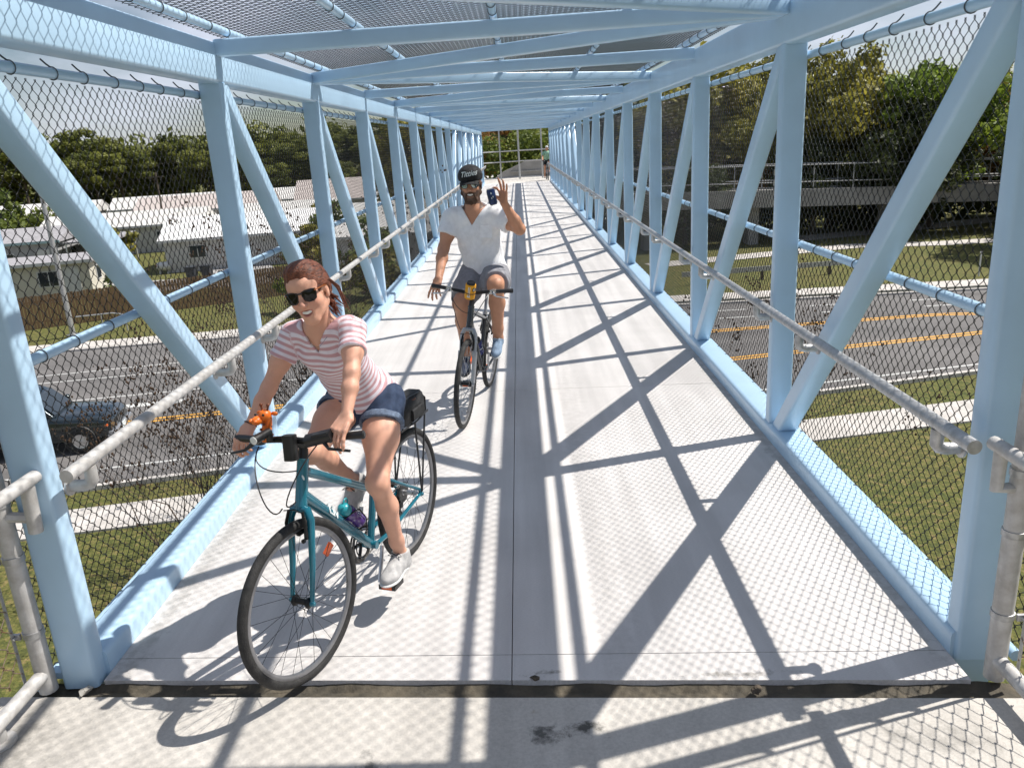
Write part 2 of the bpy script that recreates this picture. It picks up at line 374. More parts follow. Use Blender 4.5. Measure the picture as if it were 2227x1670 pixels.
# deck slabs: two columns with a centre joint
def ye(x): return 2.703 - .0665 * x
JT = [2.87 + 3.745 * i for i in range(12)]
G = .004
for (x0, x1) in ((-1.757, -.0205 - G / 2), (-.0205 + G / 2, 1.757)):
    part('deck_slab', MB().prism([(x0, ye(x0)), (x1, ye(x1)), (x1, JT[0] + yr(x1) - .099 - G / 2), (x0, JT[0] + yr(x0) - .099 - G / 2)], -.16, 0), 'deck', smooth=False)
    sh = None
    for i in range(11):
        if sh is None: sh = MB().prism([(x0, yr(x0) - .099 + G / 2), (x1, yr(x1) - .099 + G / 2), (x1, yr(x1) - .099 + 3.745 - G / 2), (x0, yr(x0) - .099 + 3.745 - G / 2)], -.16, 0).mesh('deck_slab', M['deck'], False)
        o = part('deck_slab', sh); o.location = (0, JT[i], 0)
part('deck_pan', MB().box2(-1.757, 1.757, 2.9, YE + .2, -.22, -.163), 'galv')
for k in range(1, NP): part('unseen_floor_beam', MB().beam((-1.76, py(k, -1) + .05, -.30), (1.76, py(k, 1) + .05, -.30), .12, .155, rad=.012))  # out of view under the deck, added for the shadow they cast
# ------------------------------------------------------------------ approach slab and near-end fences
def struct(name, mb, mat, label=None, smooth=False, parent=None): return obj(name, mb, M[mat] if isinstance(mat, str) else mat, parent, label, None, None, 'structure' if parent is None else None, smooth)
XS = 2.16
struct('approach_slab', MB().prism([(-XS, -4), (XS, -4), (XS, ye(XS) - .095), (-XS, ye(-XS) - .095)], -.34, -.008), 'apron')
jb = MB(); n = 60                                        # slumped sealant in the expansion gap
rows = []
for j, (off, zz) in enumerate(((-.1, -.06), (-.094, -.02), (-.07, -.028), (-.03, -.034), (.006, -.018), (.01, -.06))):
    rows.append([Vector((-XS + .1 + (2 * XS - .2) * i / n, ye(-XS + .1 + (2 * XS - .2) * i / n) + off + .004 * math.sin(i * 1.3 + j) * (j in (1, 4)), zz + .006 * math.sin(i * .9 + j * 2.1) * (0 < j < 5))) for i in range(n + 1)])
vs = [p for r_ in rows for p in r_]; k = n + 1
jb.add(vs, [(j * k + i, j * k + i + 1, (j + 1) * k + i + 1, (j + 1) * k + i) for j in range(5) for i in range(n)])
struct('expansion_joint', jb, 'joint', smooth=True)
# pebbles, leaf scraps and tar crumbs on the joint
def crumb(x, y, r, mat, lab):
    mb = MB(); rot = Matrix.Rotation(random.random() * 6, 3, 'Z')
    mb.ball((0, 0, 0), (r, r * .6, r * .35), 7, 4, rot)
    mb.v = [(v[0] + random.uniform(-1, 1) * r * .25 + x, v[1] + random.uniform(-1, 1) * r * .25 + y, v[2] * random.uniform(.7, 1.3) + r * .3 + (-.006 if y < ye(x) else 0)) for v in mb.v]
    return mb
M['leafbrown'] = pm('dry leaf', (.10, .075, .05), .8, 0, .3, 30)
M['stone'] = pm('pale stone chip', (.5, .47, .42), .9, 0, .2, 20)
for x, y, r, m, lab in ((-1.80, 2.75, .035, 'stone', 'pale broken stone chip beside the near left post foot'), (.93, 2.58, .03, 'leafbrown', 'ragged dark scrap on the joint beside the diagonal shadow'), (.075, 2.70, .022, 'leafbrown', 'small dark tar crumb beside the centre joint of the deck'), (.42, 2.02, .02, 'leafbrown', 'small dry leaf lying on the approach slab')):
    obj('crumb', crumb(x, y, r, m, lab), M[m], None, lab, 'debris')
v, q = chain_link(40, 54, .044, .048, .0022, .003, lambda p: np.stack([p[:, 2], p[:, 0], p[:, 1]], 1))
app_mesh = np_mesh('chain_link', v, q, M['wire'])
for s in (-1, 1):
    if s < 0: X, Y = -1.968, 2.775
    else: X, Y = 1.85, 2.60
    side = 'left' if s < 0 else 'right'
    fe = empty('approach_fence', (X, Y, 0), (('galvanized pipe fence at the near end, on the riders\' side of the deck' if s < 0 else 'galvanized pipe fence at the near end, across the deck from the riders')), 'fence')
    P_ = lambda nm, mb, mt='galv_old', par=fe: obj(nm, mb, M[mt], par)
    po = P_('post', MB().tube([(X, Y, .0), (X, Y, 2.9)], .037, 14).lathe((X, Y, 2.9), (0, 0, 1), [(.04, 0), (.04, .02), (.02, .05), (.004, .055)], 14))
    cl = MB()
    for z in (.28, .62, .86, 1.5, 2.2):
        cl.lathe((X, Y, z - .014), (0, 0, 1), [(.0372, 0), (.0415, .001), (.0415, .027), (.0372, .028)], 14); cl.box((X + s * .05, Y - .03, z), (.03, .012, .026)); cl.tube([(X + s * .052, Y - .055, z), (X + s * .052, Y - .01, z)], .006, 6)
        obj('clamp', cl, M['galv'], po); cl = MB()
    P_('tension_bar', MB().box((X + s * .058, Y - .045, 1.3), (.004, .016, 2.5)), 'galv')
    yy = Y - .12
    for y in (Y - 2.2, Y - 4.4): P_('post', MB().tube([(X, y, .0), (X, y, 2.9)], .034, 12))
    P_('bottom_rail', MB().tube([(X, Y, .085), (X, Y - 5, .085)], .029, 12).tube([(X + s * .02, Y - .30, -.02), (X + s * .02, Y - .30, .07)], .030, 10).lathe((X + s * .02, Y - .30, -.009), (0, 0, 1), [(.06, 0), (.06, .012), (.03, .016)], 14))
    P_('top_rail', MB().tube([(X, Y, 2.82), (X, Y - 5, 2.82)], .022, 10))
    hx = 1.765 if s > 0 else -1.815
    P_('handrail', MB().tube([(hx, Y + .05, .955), (hx, Y - 5, .955)], .026, 12).tube([(X, Y, .80), (hx, Y, .80), (hx, Y, .955)], .024, 10) if s > 0 else MB().tube([(hx, Y + .075, .955), (hx, Y - 5, .955)], .026, 12).tube([(hx - .02, Y - .02, .74), (hx - .01, Y - .02, .955)], .027, 10).tube([(X, Y, .80), (hx - .02, Y - .02, .80)], .022, 8))
    for k in range(3):
        o = obj('mesh_panel', app_mesh, None, fe); o.location = (X + s * .058, Y - .045 - 1.76 * (k + 1), .11)

# ------------------------------------------------------------------ ground, road, pavements
GZ = -5.8
def grass_mat():
    m = pm('lawn', (.075, .098, .013), .95, 0, scale=.35, col2=(.15, .11, .036)); t, b, mxn = nodes(m)
    g = t.nodes.new('ShaderNodeNewGeometry'); n1 = t.nodes.new('ShaderNodeTexNoise'); n1.inputs['Scale'].default_value = 5.5; n1.inputs['Detail'].default_value = 8; n1.inputs['Roughness'].default_value = .75
    t.links.new(g.outputs['Position'], n1.inputs['Vector'])
    rp = t.nodes.new('ShaderNodeValToRGB'); e = rp.color_ramp.elements; e[0].position = .40; e[0].color = (.03, .045, .008, 1); e[1].position = .63; e[1].color = (.25, .18, .075, 1)
    x = rp.color_ramp.elements.new(.52); x.color = (.105, .115, .018, 1)
    t.links.new(n1.outputs['Fac'], rp.inputs['Fac']); mu = t.nodes.new('ShaderNodeMix'); mu.data_type = 'RGBA'; mu.inputs[0].default_value = .72
    t.links.new(mxn.outputs[2], mu.inputs[6]); t.links.new(rp.outputs['Color'], mu.inputs[7]); t.links.new(mu.outputs[2], b.inputs['Base Color'])
    bp = t.nodes.new('ShaderNodeBump'); bp.inputs['Strength'].default_value = .8; bp.inputs['Distance'].default_value = .08; n2 = t.nodes.new('ShaderNodeTexNoise'); n2.inputs['Scale'].default_value = 14; n2.inputs['Detail'].default_value = 6
    t.links.new(g.outputs['Position'], n2.inputs['Vector']); t.links.new(n2.outputs['Fac'], bp.inputs['Height']); t.links.new(bp.outputs['Normal'], b.inputs['Normal'])
    return m
M['grass'] = grass_mat()
M['asphalt'] = pm('asphalt', (.15, .142, .137), .9, 0, .16, .5, .3, 60, stretch=(.35, 1.6, 1))
M['walk'] = concrete('sidewalk concrete', (.62, .58, .54), (.50, .47, .43), brushed=False)
M['white_paint'] = pm('white road paint', (.55, .55, .53), .8, 0, .08, 8)
M['yellow_paint'] = pm('yellow road paint', (.72, .36, .04), .8, 0, .1, 8)
M['drive'] = pm('pale driveway', (.36, .345, .335), .95, 0, .1, .6, .2, 40)
struct('ground', MB().box2(-900, 900, -500, 1400, GZ - 1, GZ), 'grass')
XSg = [-300, -60, -30, -15, 0, 15, 30, 60, 300]
def strip(name, f0, f1, z, mat, thick=None, xs=XSg):
    mb = MB(); n = len(xs); v = [(x, f0(x), z) for x in xs] + [(x, f1(x), z) for x in xs]; f = [(i, i + 1, n + i + 1, n + i) for i in range(n - 1)]
    if thick:
        v += [(x, f0(x), z - thick) for x in xs] + [(x, f1(x), z - thick) for x in xs]
        f += [(2 * n + i, 2 * n + i + 1, i + 1, i) for i in range(n - 1)] + [(n + i, n + i + 1, 3 * n + i + 1, 3 * n + i) for i in range(n - 1)]
    return struct(name, mb.add(v, f), mat)
cl_ = lambda x: max(-45, min(45, x))
near_c = lambda x: 21.1 + .225 * cl_(x)
far_c = lambda x: 36.9 + (.13 * cl_(x) if x < 0 else -.01 * x)
strip('road', near_c, far_c, GZ + .03, 'asphalt')
strip('kerb', lambda x: near_c(x) - .18, near_c, GZ + .12, 'walk', .12)
strip('kerb', far_c, lambda x: far_c(x) + .18, GZ + .12, 'walk', .12)
strip('sidewalk', lambda x: 17.85 + .183 * cl_(x), lambda x: 19.3 + .188 * cl_(x), GZ + .05, 'walk', .05)
strip('sidewalk', lambda x: far_c(x) + (.2 if x < 0 else .7), lambda x: far_c(x) + (1.6 if x < 0 else 2.2), GZ + .125, 'walk', .12)
def mark(f, w, mat, x0, x1, dash=None, nm='lane_marking'):
    mb = MB(); 
    if dash:
        x = x0
        while x < x1: mb.add([(x, f(x), GZ + .034), (x + dash[0], f(x + dash[0]), GZ + .034), (x + dash[0], f(x + dash[0]) + w, GZ + .034), (x, f(x) + w, GZ + .034)], [(0, 1, 2, 3)]); x += dash[1]
    else:
        xs = [x0 + (x1 - x0) * i / 24 for i in range(25)]; n = 25
        mb.add([(x, f(x), GZ + .034) for x in xs] + [(x, f(x) + w, GZ + .034) for x in xs], [(i, i + 1, n + i + 1, n + i) for i in range(n - 1)])
    o = struct(nm, mb, mat)
    return o
mark(lambda x: 22.1 + .2 * x, .11, 'white_paint', -45, 45)
for d in (0, .28): mark(lambda x: 25.8 + d + .18 * x, .14, 'yellow_paint', -45, 30)
for d in (0, .28): mark(lambda x: 30.8 + d + .08 * x - (.16 * max(0, x - 16.5) ** 2 * .5 if x > 16.5 else 0), .14, 'yellow_paint', 3, 22)
mark(lambda x: 29.0 + .16 * x, .10, 'white_paint', -45, -4)
mark(lambda x: 32.0 + .16 * x, .10, 'white_paint', -45, -2)
mark(lambda x: 34.0 + .2 * x, .10, 'white_paint', -45, -1)
mark(lambda x: 33.6 + .02 * x, .13, 'white_paint', 4, 45, (1.6, 4.5))
mark(lambda x: 35.3 + .0 * x, .13, 'white_paint', 4, 45, (1.6, 4.5))
mb = MB().add([(-15.6, 24.9, GZ + .034), (-11.9, 25.6, GZ + .034), (-11.9, 26.0, GZ + .034), (-15.6, 25.35, GZ + .034)], [(0, 1, 2, 3)]); struct('stop_bar', mb, 'white_paint')
# paths on the right and the pale streets of the home park on the left
def ribbon(name, pts, w, z, mat, thick=.05):
    P0 = []; P1 = []
    for i, p in enumerate(pts):
        a = Vector(pts[max(0, i - 1)]); b = Vector(pts[min(len(pts) - 1, i + 1)]); d = (b - a).normalized(); nrm = Vector((-d.y, d.x)) * w / 2
        P0.append((p[0] - nrm.x, p[1] - nrm.y)); P1.append((p[0] + nrm.x, p[1] + nrm.y))
    n = len(pts); mb = MB(); mb.add([(x, y, z) for x, y in P0] + [(x, y, z) for x, y in P1], [(i, i + 1, n + i + 1, n + i) for i in range(n - 1)])
    return struct(name, mb, mat)
ribbon('path', [(8, 49.5), (16, 51.5), (22, 53), (27, 52), (33, 52), (60, 58)], 1.9, GZ + .03, 'walk')
ribbon('path', [(20, 58), (30, 60.5), (38, 63), (50, 66), (80, 80)], 2.6, GZ + .034, 'walk')
ribbon('street', [(-60, 56.5), (-38, 54), (-28, 52.8), (-20, 53), (-6, 54), (4, 55)], 5, GZ + .03, 'drive')
ribbon('street', [(-19, 54), (-27, 72), (-36, 95), (-50, 130)], 4.6, GZ + .036, 'drive')
ribbon('street', [(-90, 82), (-55, 80), (-30, 78), (-5, 77)], 4.2, GZ + .042, 'drive')
# ------------------------------------------------------------------ bicycles (built in their own frame: x forward, y to the rider's left, z up)
def frame_matrix(A, phi, lean):
    h = Vector((math.cos(phi), math.sin(phi), 0)); l0 = Vector((-math.sin(phi), math.cos(phi), 0)); up = Vector((0, 0, 1))
    l = l0 * math.cos(lean) - up * math.sin(lean); u = up * math.cos(lean) + l0 * math.sin(lean)
    return Matrix(((h.x, l.x, u.x, A[0]), (h.y, l.y, u.y, A[1]), (h.z, l.z, u.z, 0), (0, 0, 0, 1)))
FWm = frame_matrix((-.557, 3.817), -1.867, .011)
FMn = frame_matrix((-.247, 6.798), -1.722, .093)
M['rubber'] = pm('tyre rubber', (.028, .027, .026), .75, 0, .25, 40, .5, 220, world=False)
M['black'] = pm('black plastic', (.014, .014, .015), .38, 0, .1, 20, world=False)
M['blackmetal'] = pm('black anodised metal', (.02, .02, .021), .3, .6, .1, 20, world=False)
M['alu'] = pm('brushed aluminium', (.62, .62, .63), .28, .9, .06, 30, world=False)
M['rimgrey'] = pm('grey rim', (.26, .26, .27), .3, .7, .06, 30, world=False)
M['steel'] = pm('bright steel', (.55, .55, .56), .22, .95, .05, 30, world=False)
M['teal'] = pm('teal frame paint', (.008, .15, .215), .22, .15, .05, 6, coat=.6, world=False)
M['charcoal'] = pm('charcoal frame paint', (.03, .033, .037), .25, .3, .08, 6, coat=.5, world=False)
M['silverfork'] = pm('silver fork paint', (.42, .43, .45), .3, .6, .06, 8, world=False)
M['decal'] = pm('white decal', (.72, .78, .78), .5, world=False)
M['orange_ref'] = pm('orange reflector', (.75, .12, .02), .25, 0, .1, 90, coat=.5, world=False)
M['chain'] = pm('chain steel', (.12, .115, .11), .35, .8, .2, 60, world=False)
M['clear'] = pm('headlight lens', (.75, .75, .72), .1, 0, .05, 30, coat=.6, world=False)
def xf(mb, M4):
    mb.v = [tuple(M4 @ Vector(v)) for v in mb.v]; return mb
def text_mesh(s, size, depth=.0012, shear=0.0):
    cu = bpy.data.curves.new('lettering', 'FONT'); cu.body = s; cu.size = size; cu.extrude = depth; cu.shear = shear; cu.offset = size * .018; cu.align_x = 'CENTER'; cu.align_y = 'CENTER'; cu.resolution_u = 3
    o = bpy.data.objects.new('tmp', cu); dg = bpy.context.evaluated_depsgraph_get(); COL.objects.link(o); dg.update()
    me = bpy.data.meshes.new_from_object(o.evaluated_get(dg)); COL.objects.unlink(o); bpy.data.objects.remove(o)
    return me
def set_mat(me, m): me.materials.clear(); me.materials.append(m); return me

def bicycle(F, name, label, P):
    """P: geometry and colours"""
    root = empty(name, label=label, cat='bicycle', mat=F)
    B = lambda nm, mb, mt, par=root, **k: obj(nm, mb, M[mt] if isinstance(mt, str) else mt, par, local=(par is root), **k) if par is root else sub(nm, mb, mt, par, **k)
    def sub(nm, mb, mt, par, **k):
        o = obj(nm, mb, M[mt] if isinstance(mt, str) else mt, None, **k); o.parent = par; return o
    wb, R = P['wb'], .345
    ax0 = Vector((0, 0, R)); ax1 = Vector((wb, 0, R)); bb = Vector(P['bb']); ht = Vector(P['head_top']); hb = Vector(P['head_bot']); st = Vector(P['seat_top']); sd = Vector(P['saddle'])
    sax = (ht - hb).normalized()
    S4 = Matrix.Translation(hb) @ Matrix.Rotation(P['steer'], 4, sax) @ Matrix.Translation(-hb)
    fr = P['frame']
    # frame
    mb = MB()
    mb.tube([hb - sax * .015, hb, ht, ht + sax * .012], [.027, .0255, .024, .026], 14)
    mb.tube([hb + sax * .03, bb], [.0265, .022], 14, flat=1.0)
    tts, tte = Vector(P['tt'][0]), Vector(P['tt'][1]); mb.tube([tts, tts.lerp(tte, .5) + Vector((0, 0, P.get('tt_bow', 0))), tte], [.021, .0185, .0175], 12)
    mb.tube([bb, st], .0175, 12); mb.lathe(bb - Vector((0, .036, 0)), (0, 1, 0), [(.0205, 0), (.0205, .072)], 14)
    for s in (-1, 1):
        mb.tube([bb + Vector((-.02, s * .03, 0)), bb + Vector((-.12, s * .05, .01)), ax0 + Vector((.03, s * .066, .0)), ax0 + Vector((0, s * .066, 0))], [.0115, .011, .009, .008], 8)
        mb.tube([Vector(P['ss']) + Vector((0, s * .014, 0)), Vector(P['ss']).lerp(ax0, .3) + Vector((0, s * .045, 0)), ax0 + Vector((.01, s * .066, .03)), ax0 + Vector((0, s * .066, 0))], [.009, .009, .008, .007], 8)
        mb.lathe(ax0 + Vector((0, s * .06, 0)), (0, s, 0), [(.014, 0), (.014, .012), (.008, .022)], 10)
    fo = B('frame', mb, fr)
    if P.get('decal'):
        me = set_mat(text_mesh(P['decal'], .082, .0008, .25), M['decal'])
        d = (hb + sax * .028 - bb).normalized(); mid = bb.lerp(hb + sax * .028, .66); yv = Vector((0, 1, 0)); nv = d.cross(yv) * -1
        up_ = yv.cross(d)
        for sd_ in (1, -1):
            # letters read along the tube, on its flank
            nrm = (yv * .82 * sd_ + Vector((-d.z, 0, d.x)) * .57).normalized()
            xv = (-d if sd_ > 0 else d); xv = (xv - nrm * xv.dot(nrm)).normalized(); uv = nrm.cross(xv)
            o = sub('lettering', me, None, fo); o.matrix_basis = Matrix(((xv.x, uv.x, nrm.x, 0), (xv.y, uv.y, nrm.y, 0), (xv.z, uv.z, nrm.z, 0), (0, 0, 0, 1))); o.location = mid + nrm * .0255
        # small oval mark on the head tube
        for sd_ in (1, -1):
            c = hb.lerp(ht, .62) + Vector((.017, sd_ * .010, 0)); o = sub('head_badge', MB().ball(c, (.004, .011, .016), 8, 6), 'decal', fo)
    # fork
    mb = MB(); cr_ = hb - sax * .03
    mb.tube([hb - sax * .012, cr_], [.021, .024], 12)
    for s in (-1, 1):
        q = ax1 + Vector((0, s * .052, 0)); k = cr_ + Vector((.01, s * .052, -.035))
        mb.tube([cr_ + Vector((0, s * .006, .004)), cr_ + Vector((.004, s * .034, .004)), k, k.lerp(q, .55) + Vector((-.006, 0, 0)), q + Vector((-.006, 0, .02)), q], [.019, .0185, .016, .0135, .0105, .009], 10)
        mb.lathe(q - Vector((0, s * .004, 0)), (0, s, 0), [(.013, 0), (.013, .01), (.007, .018)], 10)
    if P.get('springs'):
        for s in (-1, 1):
            q = ax1 + Vector((0, s * .055, 0)); k = cr_ + Vector((.012, s * .055, -.02)); mb.tube([k.lerp(q, .35), k.lerp(q, .36), k.lerp(q, .97)], [.015, .019, .016], 10)
    B('fork', xf(mb, S4), P['fork'])
    # wheels
    def wheel(c, S, front):
        w = B('wheel', xf(MB().torus(c, (0, 1, 0), .3255, .0198, 72, 10), S), 'rubber')
        sub('rim', xf(MB().torus(c, (0, 1, 0), .302, .01, 64, 6, prof=[(.011, -.009), (.011, .009), (-.004, .010), (-.013, .005), (-.013, -.005), (-.004, -.010)]), S), P['rim'], w)
        if P.get('stripe'): sub('reflective_stripe', xf(MB().torus(c + Vector((0, 0.0115, 0)), (0, 1, 0), .3205, .003, 64, 4, prof=[(.0025, .0), (.002, .004), (-.0025, .0025), (-.0025, -.002)]), S), 'decal', w)
        sub('hub', xf(MB().lathe(c - Vector((0, .05, 0)), (0, 1, 0), [(.006, -.012), (.008, 0), (.012, .004), (.024, .012), (.024, .016), (.0135, .022), (.0135, .078), (.024, .084), (.024, .088), (.012, .096), (.008, .1), (.006, .112)], 12), S), 'alu' if not front else 'blackmetal', w)
        sp = MB()
        for i in range(28):
            s = 1 if i % 2 else -1; a = 2 * math.pi * i / 28; b_ = a + (.95 if (i // 2) % 2 else -.95)
            p = c + Vector((.022 * math.cos(b_), s * .034, .022 * math.sin(b_))); e = c + Vector((.295 * math.cos(a), s * .003, .295 * math.sin(a))); sp.tube([p, e], .00115, 3, caps=False)
        sub('spokes', xf(sp, S), 'steel' if P.get('brightspokes') else 'blackmetal', w, kind='stuff')
        for a in ((2.55,) if front else (-.5,)):
            sub('reflector', xf(MB().box(c + Vector((.24 * math.cos(a), 0, .24 * math.sin(a))), (.028, .012, .055), Matrix.Rotation(-a + math.pi / 2, 3, 'Y')), S), 'orange_ref', w)
        return w
    wheel(ax0, Matrix.Identity(4), False); wheel(ax1, S4, True)
    # brakes
    for c, S, dirv in ((ax1, S4, (cr_ - ax1).normalized()), (ax0, Matrix.Identity(4), (Vector(P['ss']) - ax0).normalized())):
        mb = MB()
        for s in (-1, 1):
            p = c + dirv * .275 + Vector((.022, s * .045, 0)); mb.tube([p, p + dirv * .06 + Vector((.012, s * .004, 0)), p + dirv * .115 + Vector((.012, -s * .01, 0))], [.009, .007, .006], 6)
            mb.box(c + dirv * .302 + Vector((.022, s * .022, 0)), (.05, .016, .012)); mb.lathe(p + Vector((.012, 0, 0)), (1, 0, 0), [(.009, 0), (.009, .01)], 8)
        mb.tube([c + dirv * .385 + Vector((.035, .036, 0)), c + dirv * .392 + Vector((.04, 0, .005)), c + dirv * .385 + Vector((.035, -.06, 0))], .0025, 5)
        B('rim_brake', xf(mb, S), 'blackmetal')
    # cockpit
    bc = Vector(P['bar']); mb = MB()
    mb.tube([ht + sax * .006, ht + sax * .05], [.022, .019], 12); top = ht + sax * .06
    mb.tube([ht + sax * .04, top, top.lerp(bc, .5) + Vector((0, 0, .004)), bc], [.0165, .0185, .0175, .018], 12); mb.lathe(bc - Vector((0, .022, 0)), (0, 1, 0), [(.021, 0), (.021, .044)], 12)
    B('stem', xf(mb, S4), 'black')
    gl, gr = Vector(P['grip_l']), Vector(P['grip_r'])
    hbm = MB()
    for g, s in ((gl, 1), (gr, -1)):
        pa = bc + Vector((0, s * .05, 0)); pb = bc.lerp(g, .5) + Vector((.022, 0, .004)); hbm.tube([bc, pa, pb, bc.lerp(g, .74) + Vector((.008, 0, .002)), g], [.0155, .0145, .0125, .0112, .0112], 10)
    hd = B('handlebar', hbm, 'blackmetal')
    for g, s in ((gl, 1), (gr, -1)):
        d = (g - bc); d = Vector((d.x - s * 0, d.y, d.z)).normalized(); gd = (g - (bc.lerp(g, .74) + Vector((.008, 0, .002)))).normalized()
        sub('grip', MB().tube([g - gd * .10, g - gd * .06, g, g + gd * .025, g + gd * .03], [.0165, .0155, .0165, .018, .012], 12), 'black', hd)
        lv = g - gd * .115; f = Vector((math.cos(P['steer']), math.sin(P['steer']), 0))
        sub('brake_lever', MB().tube([lv, lv + f * .03 - Vector((0, 0, .012)), lv + f * .052 - Vector((0, 0, .03)) + gd * .03, lv + f * .06 - Vector((0, 0, .044)) + gd * .12], [.012, .010, .0065, .0055], 8).box(lv, (.035, .034, .03)).lathe(lv - gd * .025 - Vector((0, 0, .018)), (0, 0, 1), [(.02, 0), (.022, .004), (.02, .026), (.008, .03)], 12), P.get('lever', 'black'), hd)
    # cables
    for g, s, tgt in ((gl, 1, cr_ + Vector((.05, .03, .06))), (gr, -1, cr_ + Vector((.05, -.05, .02))), (gr, -1, ht + Vector((-.03, -.02, -.05)))):
        gd = (g - bc).normalized(); a = g - gd * .15 + Vector((.045, 0, -.015)); m1 = a + Vector((.13, -s * .02, -.05)); m2 = tgt + Vector((.14, -s * .03, -.03)) if tgt.x > ht.x else tgt + Vector((.13, -.03, .02))
        tt_ = [S4 @ tgt if tgt.x > ht.x else tgt][0]
        pts = []
        for i in range(15):
            t_ = i / 14; pts.append((1 - t_) ** 3 * a + 3 * (1 - t_) ** 2 * t_ * m1 + 3 * (1 - t_) * t_ * t_ * m2 + t_ ** 3 * tt_)
        B('cable', MB().tube(pts, .0028, 6), 'black')
    # seat
    B('seatpost', MB().tube([st - (st - bb).normalized() * .02, sd - Vector((0, 0, .055))], .0135, 10).lathe(st - (st - bb).normalized() * .012, (st - bb), [(.021, 0), (.021, .02)], 12), P.get('post', 'black'))
    mb = MB(); prof = [(-.13, .072, .0), (-.10, .082, .012), (-.04, .07, .012), (.02, .04, .004), (.08, .024, 0), (.13, .019, -.004), (.145, .012, -.01)]
    mb.ring_sweep([[sd + Vector((x, w * math.cos(2 * math.pi * k / 14), z - .02 + .022 * math.sin(2 * math.pi * k / 14))) for k in range(14)] for x, w, z in prof])
    so = B('saddle', mb, 'black'); sub('saddle_rail', MB().tube([sd + Vector((-.10, .02, -.035)), sd + Vector((-.04, .022, -.055)), sd + Vector((.08, .012, -.03))], .0035, 5).tube([sd + Vector((-.10, -.02, -.035)), sd + Vector((-.04, -.022, -.055)), sd + Vector((.08, -.012, -.03))], .0035, 5), 'steel', so)
    # drivetrain
    ca = P['crank']; cd = Vector((math.cos(ca), 0, math.sin(ca)))
    mb = MB(); mb.torus(bb + Vector((0, -.046, 0)), (0, 1, 0), .088, .004, 40, 6, prof=[(.006, -.002), (.006, .002), (-.012, .003), (-.012, -.003)])
    for i in range(5): a = ca + i * 2 * math.pi / 5; mb.tube([bb + Vector((0, -.05, 0)), bb + Vector((.08 * math.cos(a), -.048, .08 * math.sin(a)))], .008, 6)
    mb.torus(bb + Vector((0, -.040, 0)), (0, 1, 0), .066, .003, 32, 5); cs = B('chainring', mb, P.get('ring', 'blackmetal')); sub('chain_guard', MB().torus(bb + Vector((0, -.055, 0)), (0, 1, 0), .094, .004, 40, 6, prof=[(.006, -.002), (.006, .002), (-.006, .002), (-.006, -.002)]), 'black', cs)
    for s, sg in ((1, 1), (-1, -1)):
        p0 = bb + Vector((0, s * .062, 0)); p1 = p0 + cd * (.17 * sg) + Vector((0, s * .012, 0)); co = B('crank_arm', MB().beam(p0, p1, .014, .027, up=(-cd.z, 0, cd.x), rad=.006), P.get('arm', 'alu'))
        pc = p1 + Vector((0, s * .058, 0)); tilt = Matrix.Rotation(P.get('ped', (.0, .0))[0 if s > 0 else 1], 3, 'Y')
        pm_ = MB().box(pc, (.09, .085, .022), tilt); sub('pedal', pm_, 'black', co); sub('pedal_reflector', MB().box(pc + tilt @ Vector((.046, 0, 0)), (.005, .05, .014), tilt), 'orange_ref', co)
    ch = MB()
    ch.tube([bb + Vector((0, -.044, .088)), ax0 + Vector((0, -.044, .045))], .0042, 5).tube([bb + Vector((0, -.044, -.088)), ax0 + Vector((.05, -.044, -.11)), ax0 + Vector((.02, -.044, -.06))], .0042, 5)
    ch.torus(bb + Vector((0, -.044, 0)), (0, 1, 0), .088, .004, 30, 5); B('chain', ch, 'chain')
    cas = MB()
    for i, r_ in enumerate((.055, .048, .042, .036, .03, .025)): cas.lathe(ax0 + Vector((0, -.030 - i * .005, 0)), (0, -1, 0), [(r_, 0), (r_, .002)], 22)
    B('cassette', cas, 'chain')
    B('derailleur', MB().tube([ax0 + Vector((0, -.062, 0)), ax0 + Vector((-.005, -.075, -.06)), ax0 + Vector((.03, -.05, -.12))], [.012, .014, .008], 8).lathe(ax0 + Vector((.035, -.05, -.12)), (0, 1, 0), [(.022, 0), (.022, .008)], 12).lathe(ax0 + Vector((.02, -.05, -.065)), (0, 1, 0), [(.02, 0), (.02, .008)], 12), 'blackmetal')
    # bottle cage on the down tube
    if P.get('cage'):
        d = ((hb + sax * .028) - bb).normalized(); nrm = Vector((-d.z, 0, d.x)); c0 = bb + d * .16 + nrm * .03; mb = MB()
        for s in (-1, 1): mb.tube([c0 - nrm * .004, c0 + nrm * .01 + Vector((0, s * .04, 0)), c0 + d * .03 + nrm * .045 + Vector((0, s * .041, 0)), c0 + d * .11 + nrm * .06 + Vector((0, s * .036, 0)), c0 + d * .15 + nrm * .03 + Vector((0, s * .036, 0)), c0 + d * .15 - nrm * .005], .0032, 6)
        B('bottle_cage', mb, 'blackmetal')
    return root, dict(S4=S4, bb=bb, ht=ht, hb=hb, sax=sax, bc=bc, B=B, sub=sub)

WP = dict(wb=1.055, bb=(.455, 0, .285), head_top=(.913, 0, .905), head_bot=(.962, 0, .745), seat_top=(.335, 0, .66), saddle=(.262, 0, .915), ss=(.352, 0, .60), tt=((.925, 0, .868), (.375, 0, .535)), steer=-.158, frame='teal', fork='teal', rim='rimgrey', stripe=True,
          bar=(.945, -.018, 1.005), grip_l=(.915, .262, 1.035), grip_r=(.868, -.315, .962), crank=-1.08, ped=(-.06, .3), decal='Liv', cage=True, arm='alu')
wbike, wi = bicycle(FWm, 'bicycle', 'teal hybrid bicycle with purple bottle, ridden by the woman', WP)
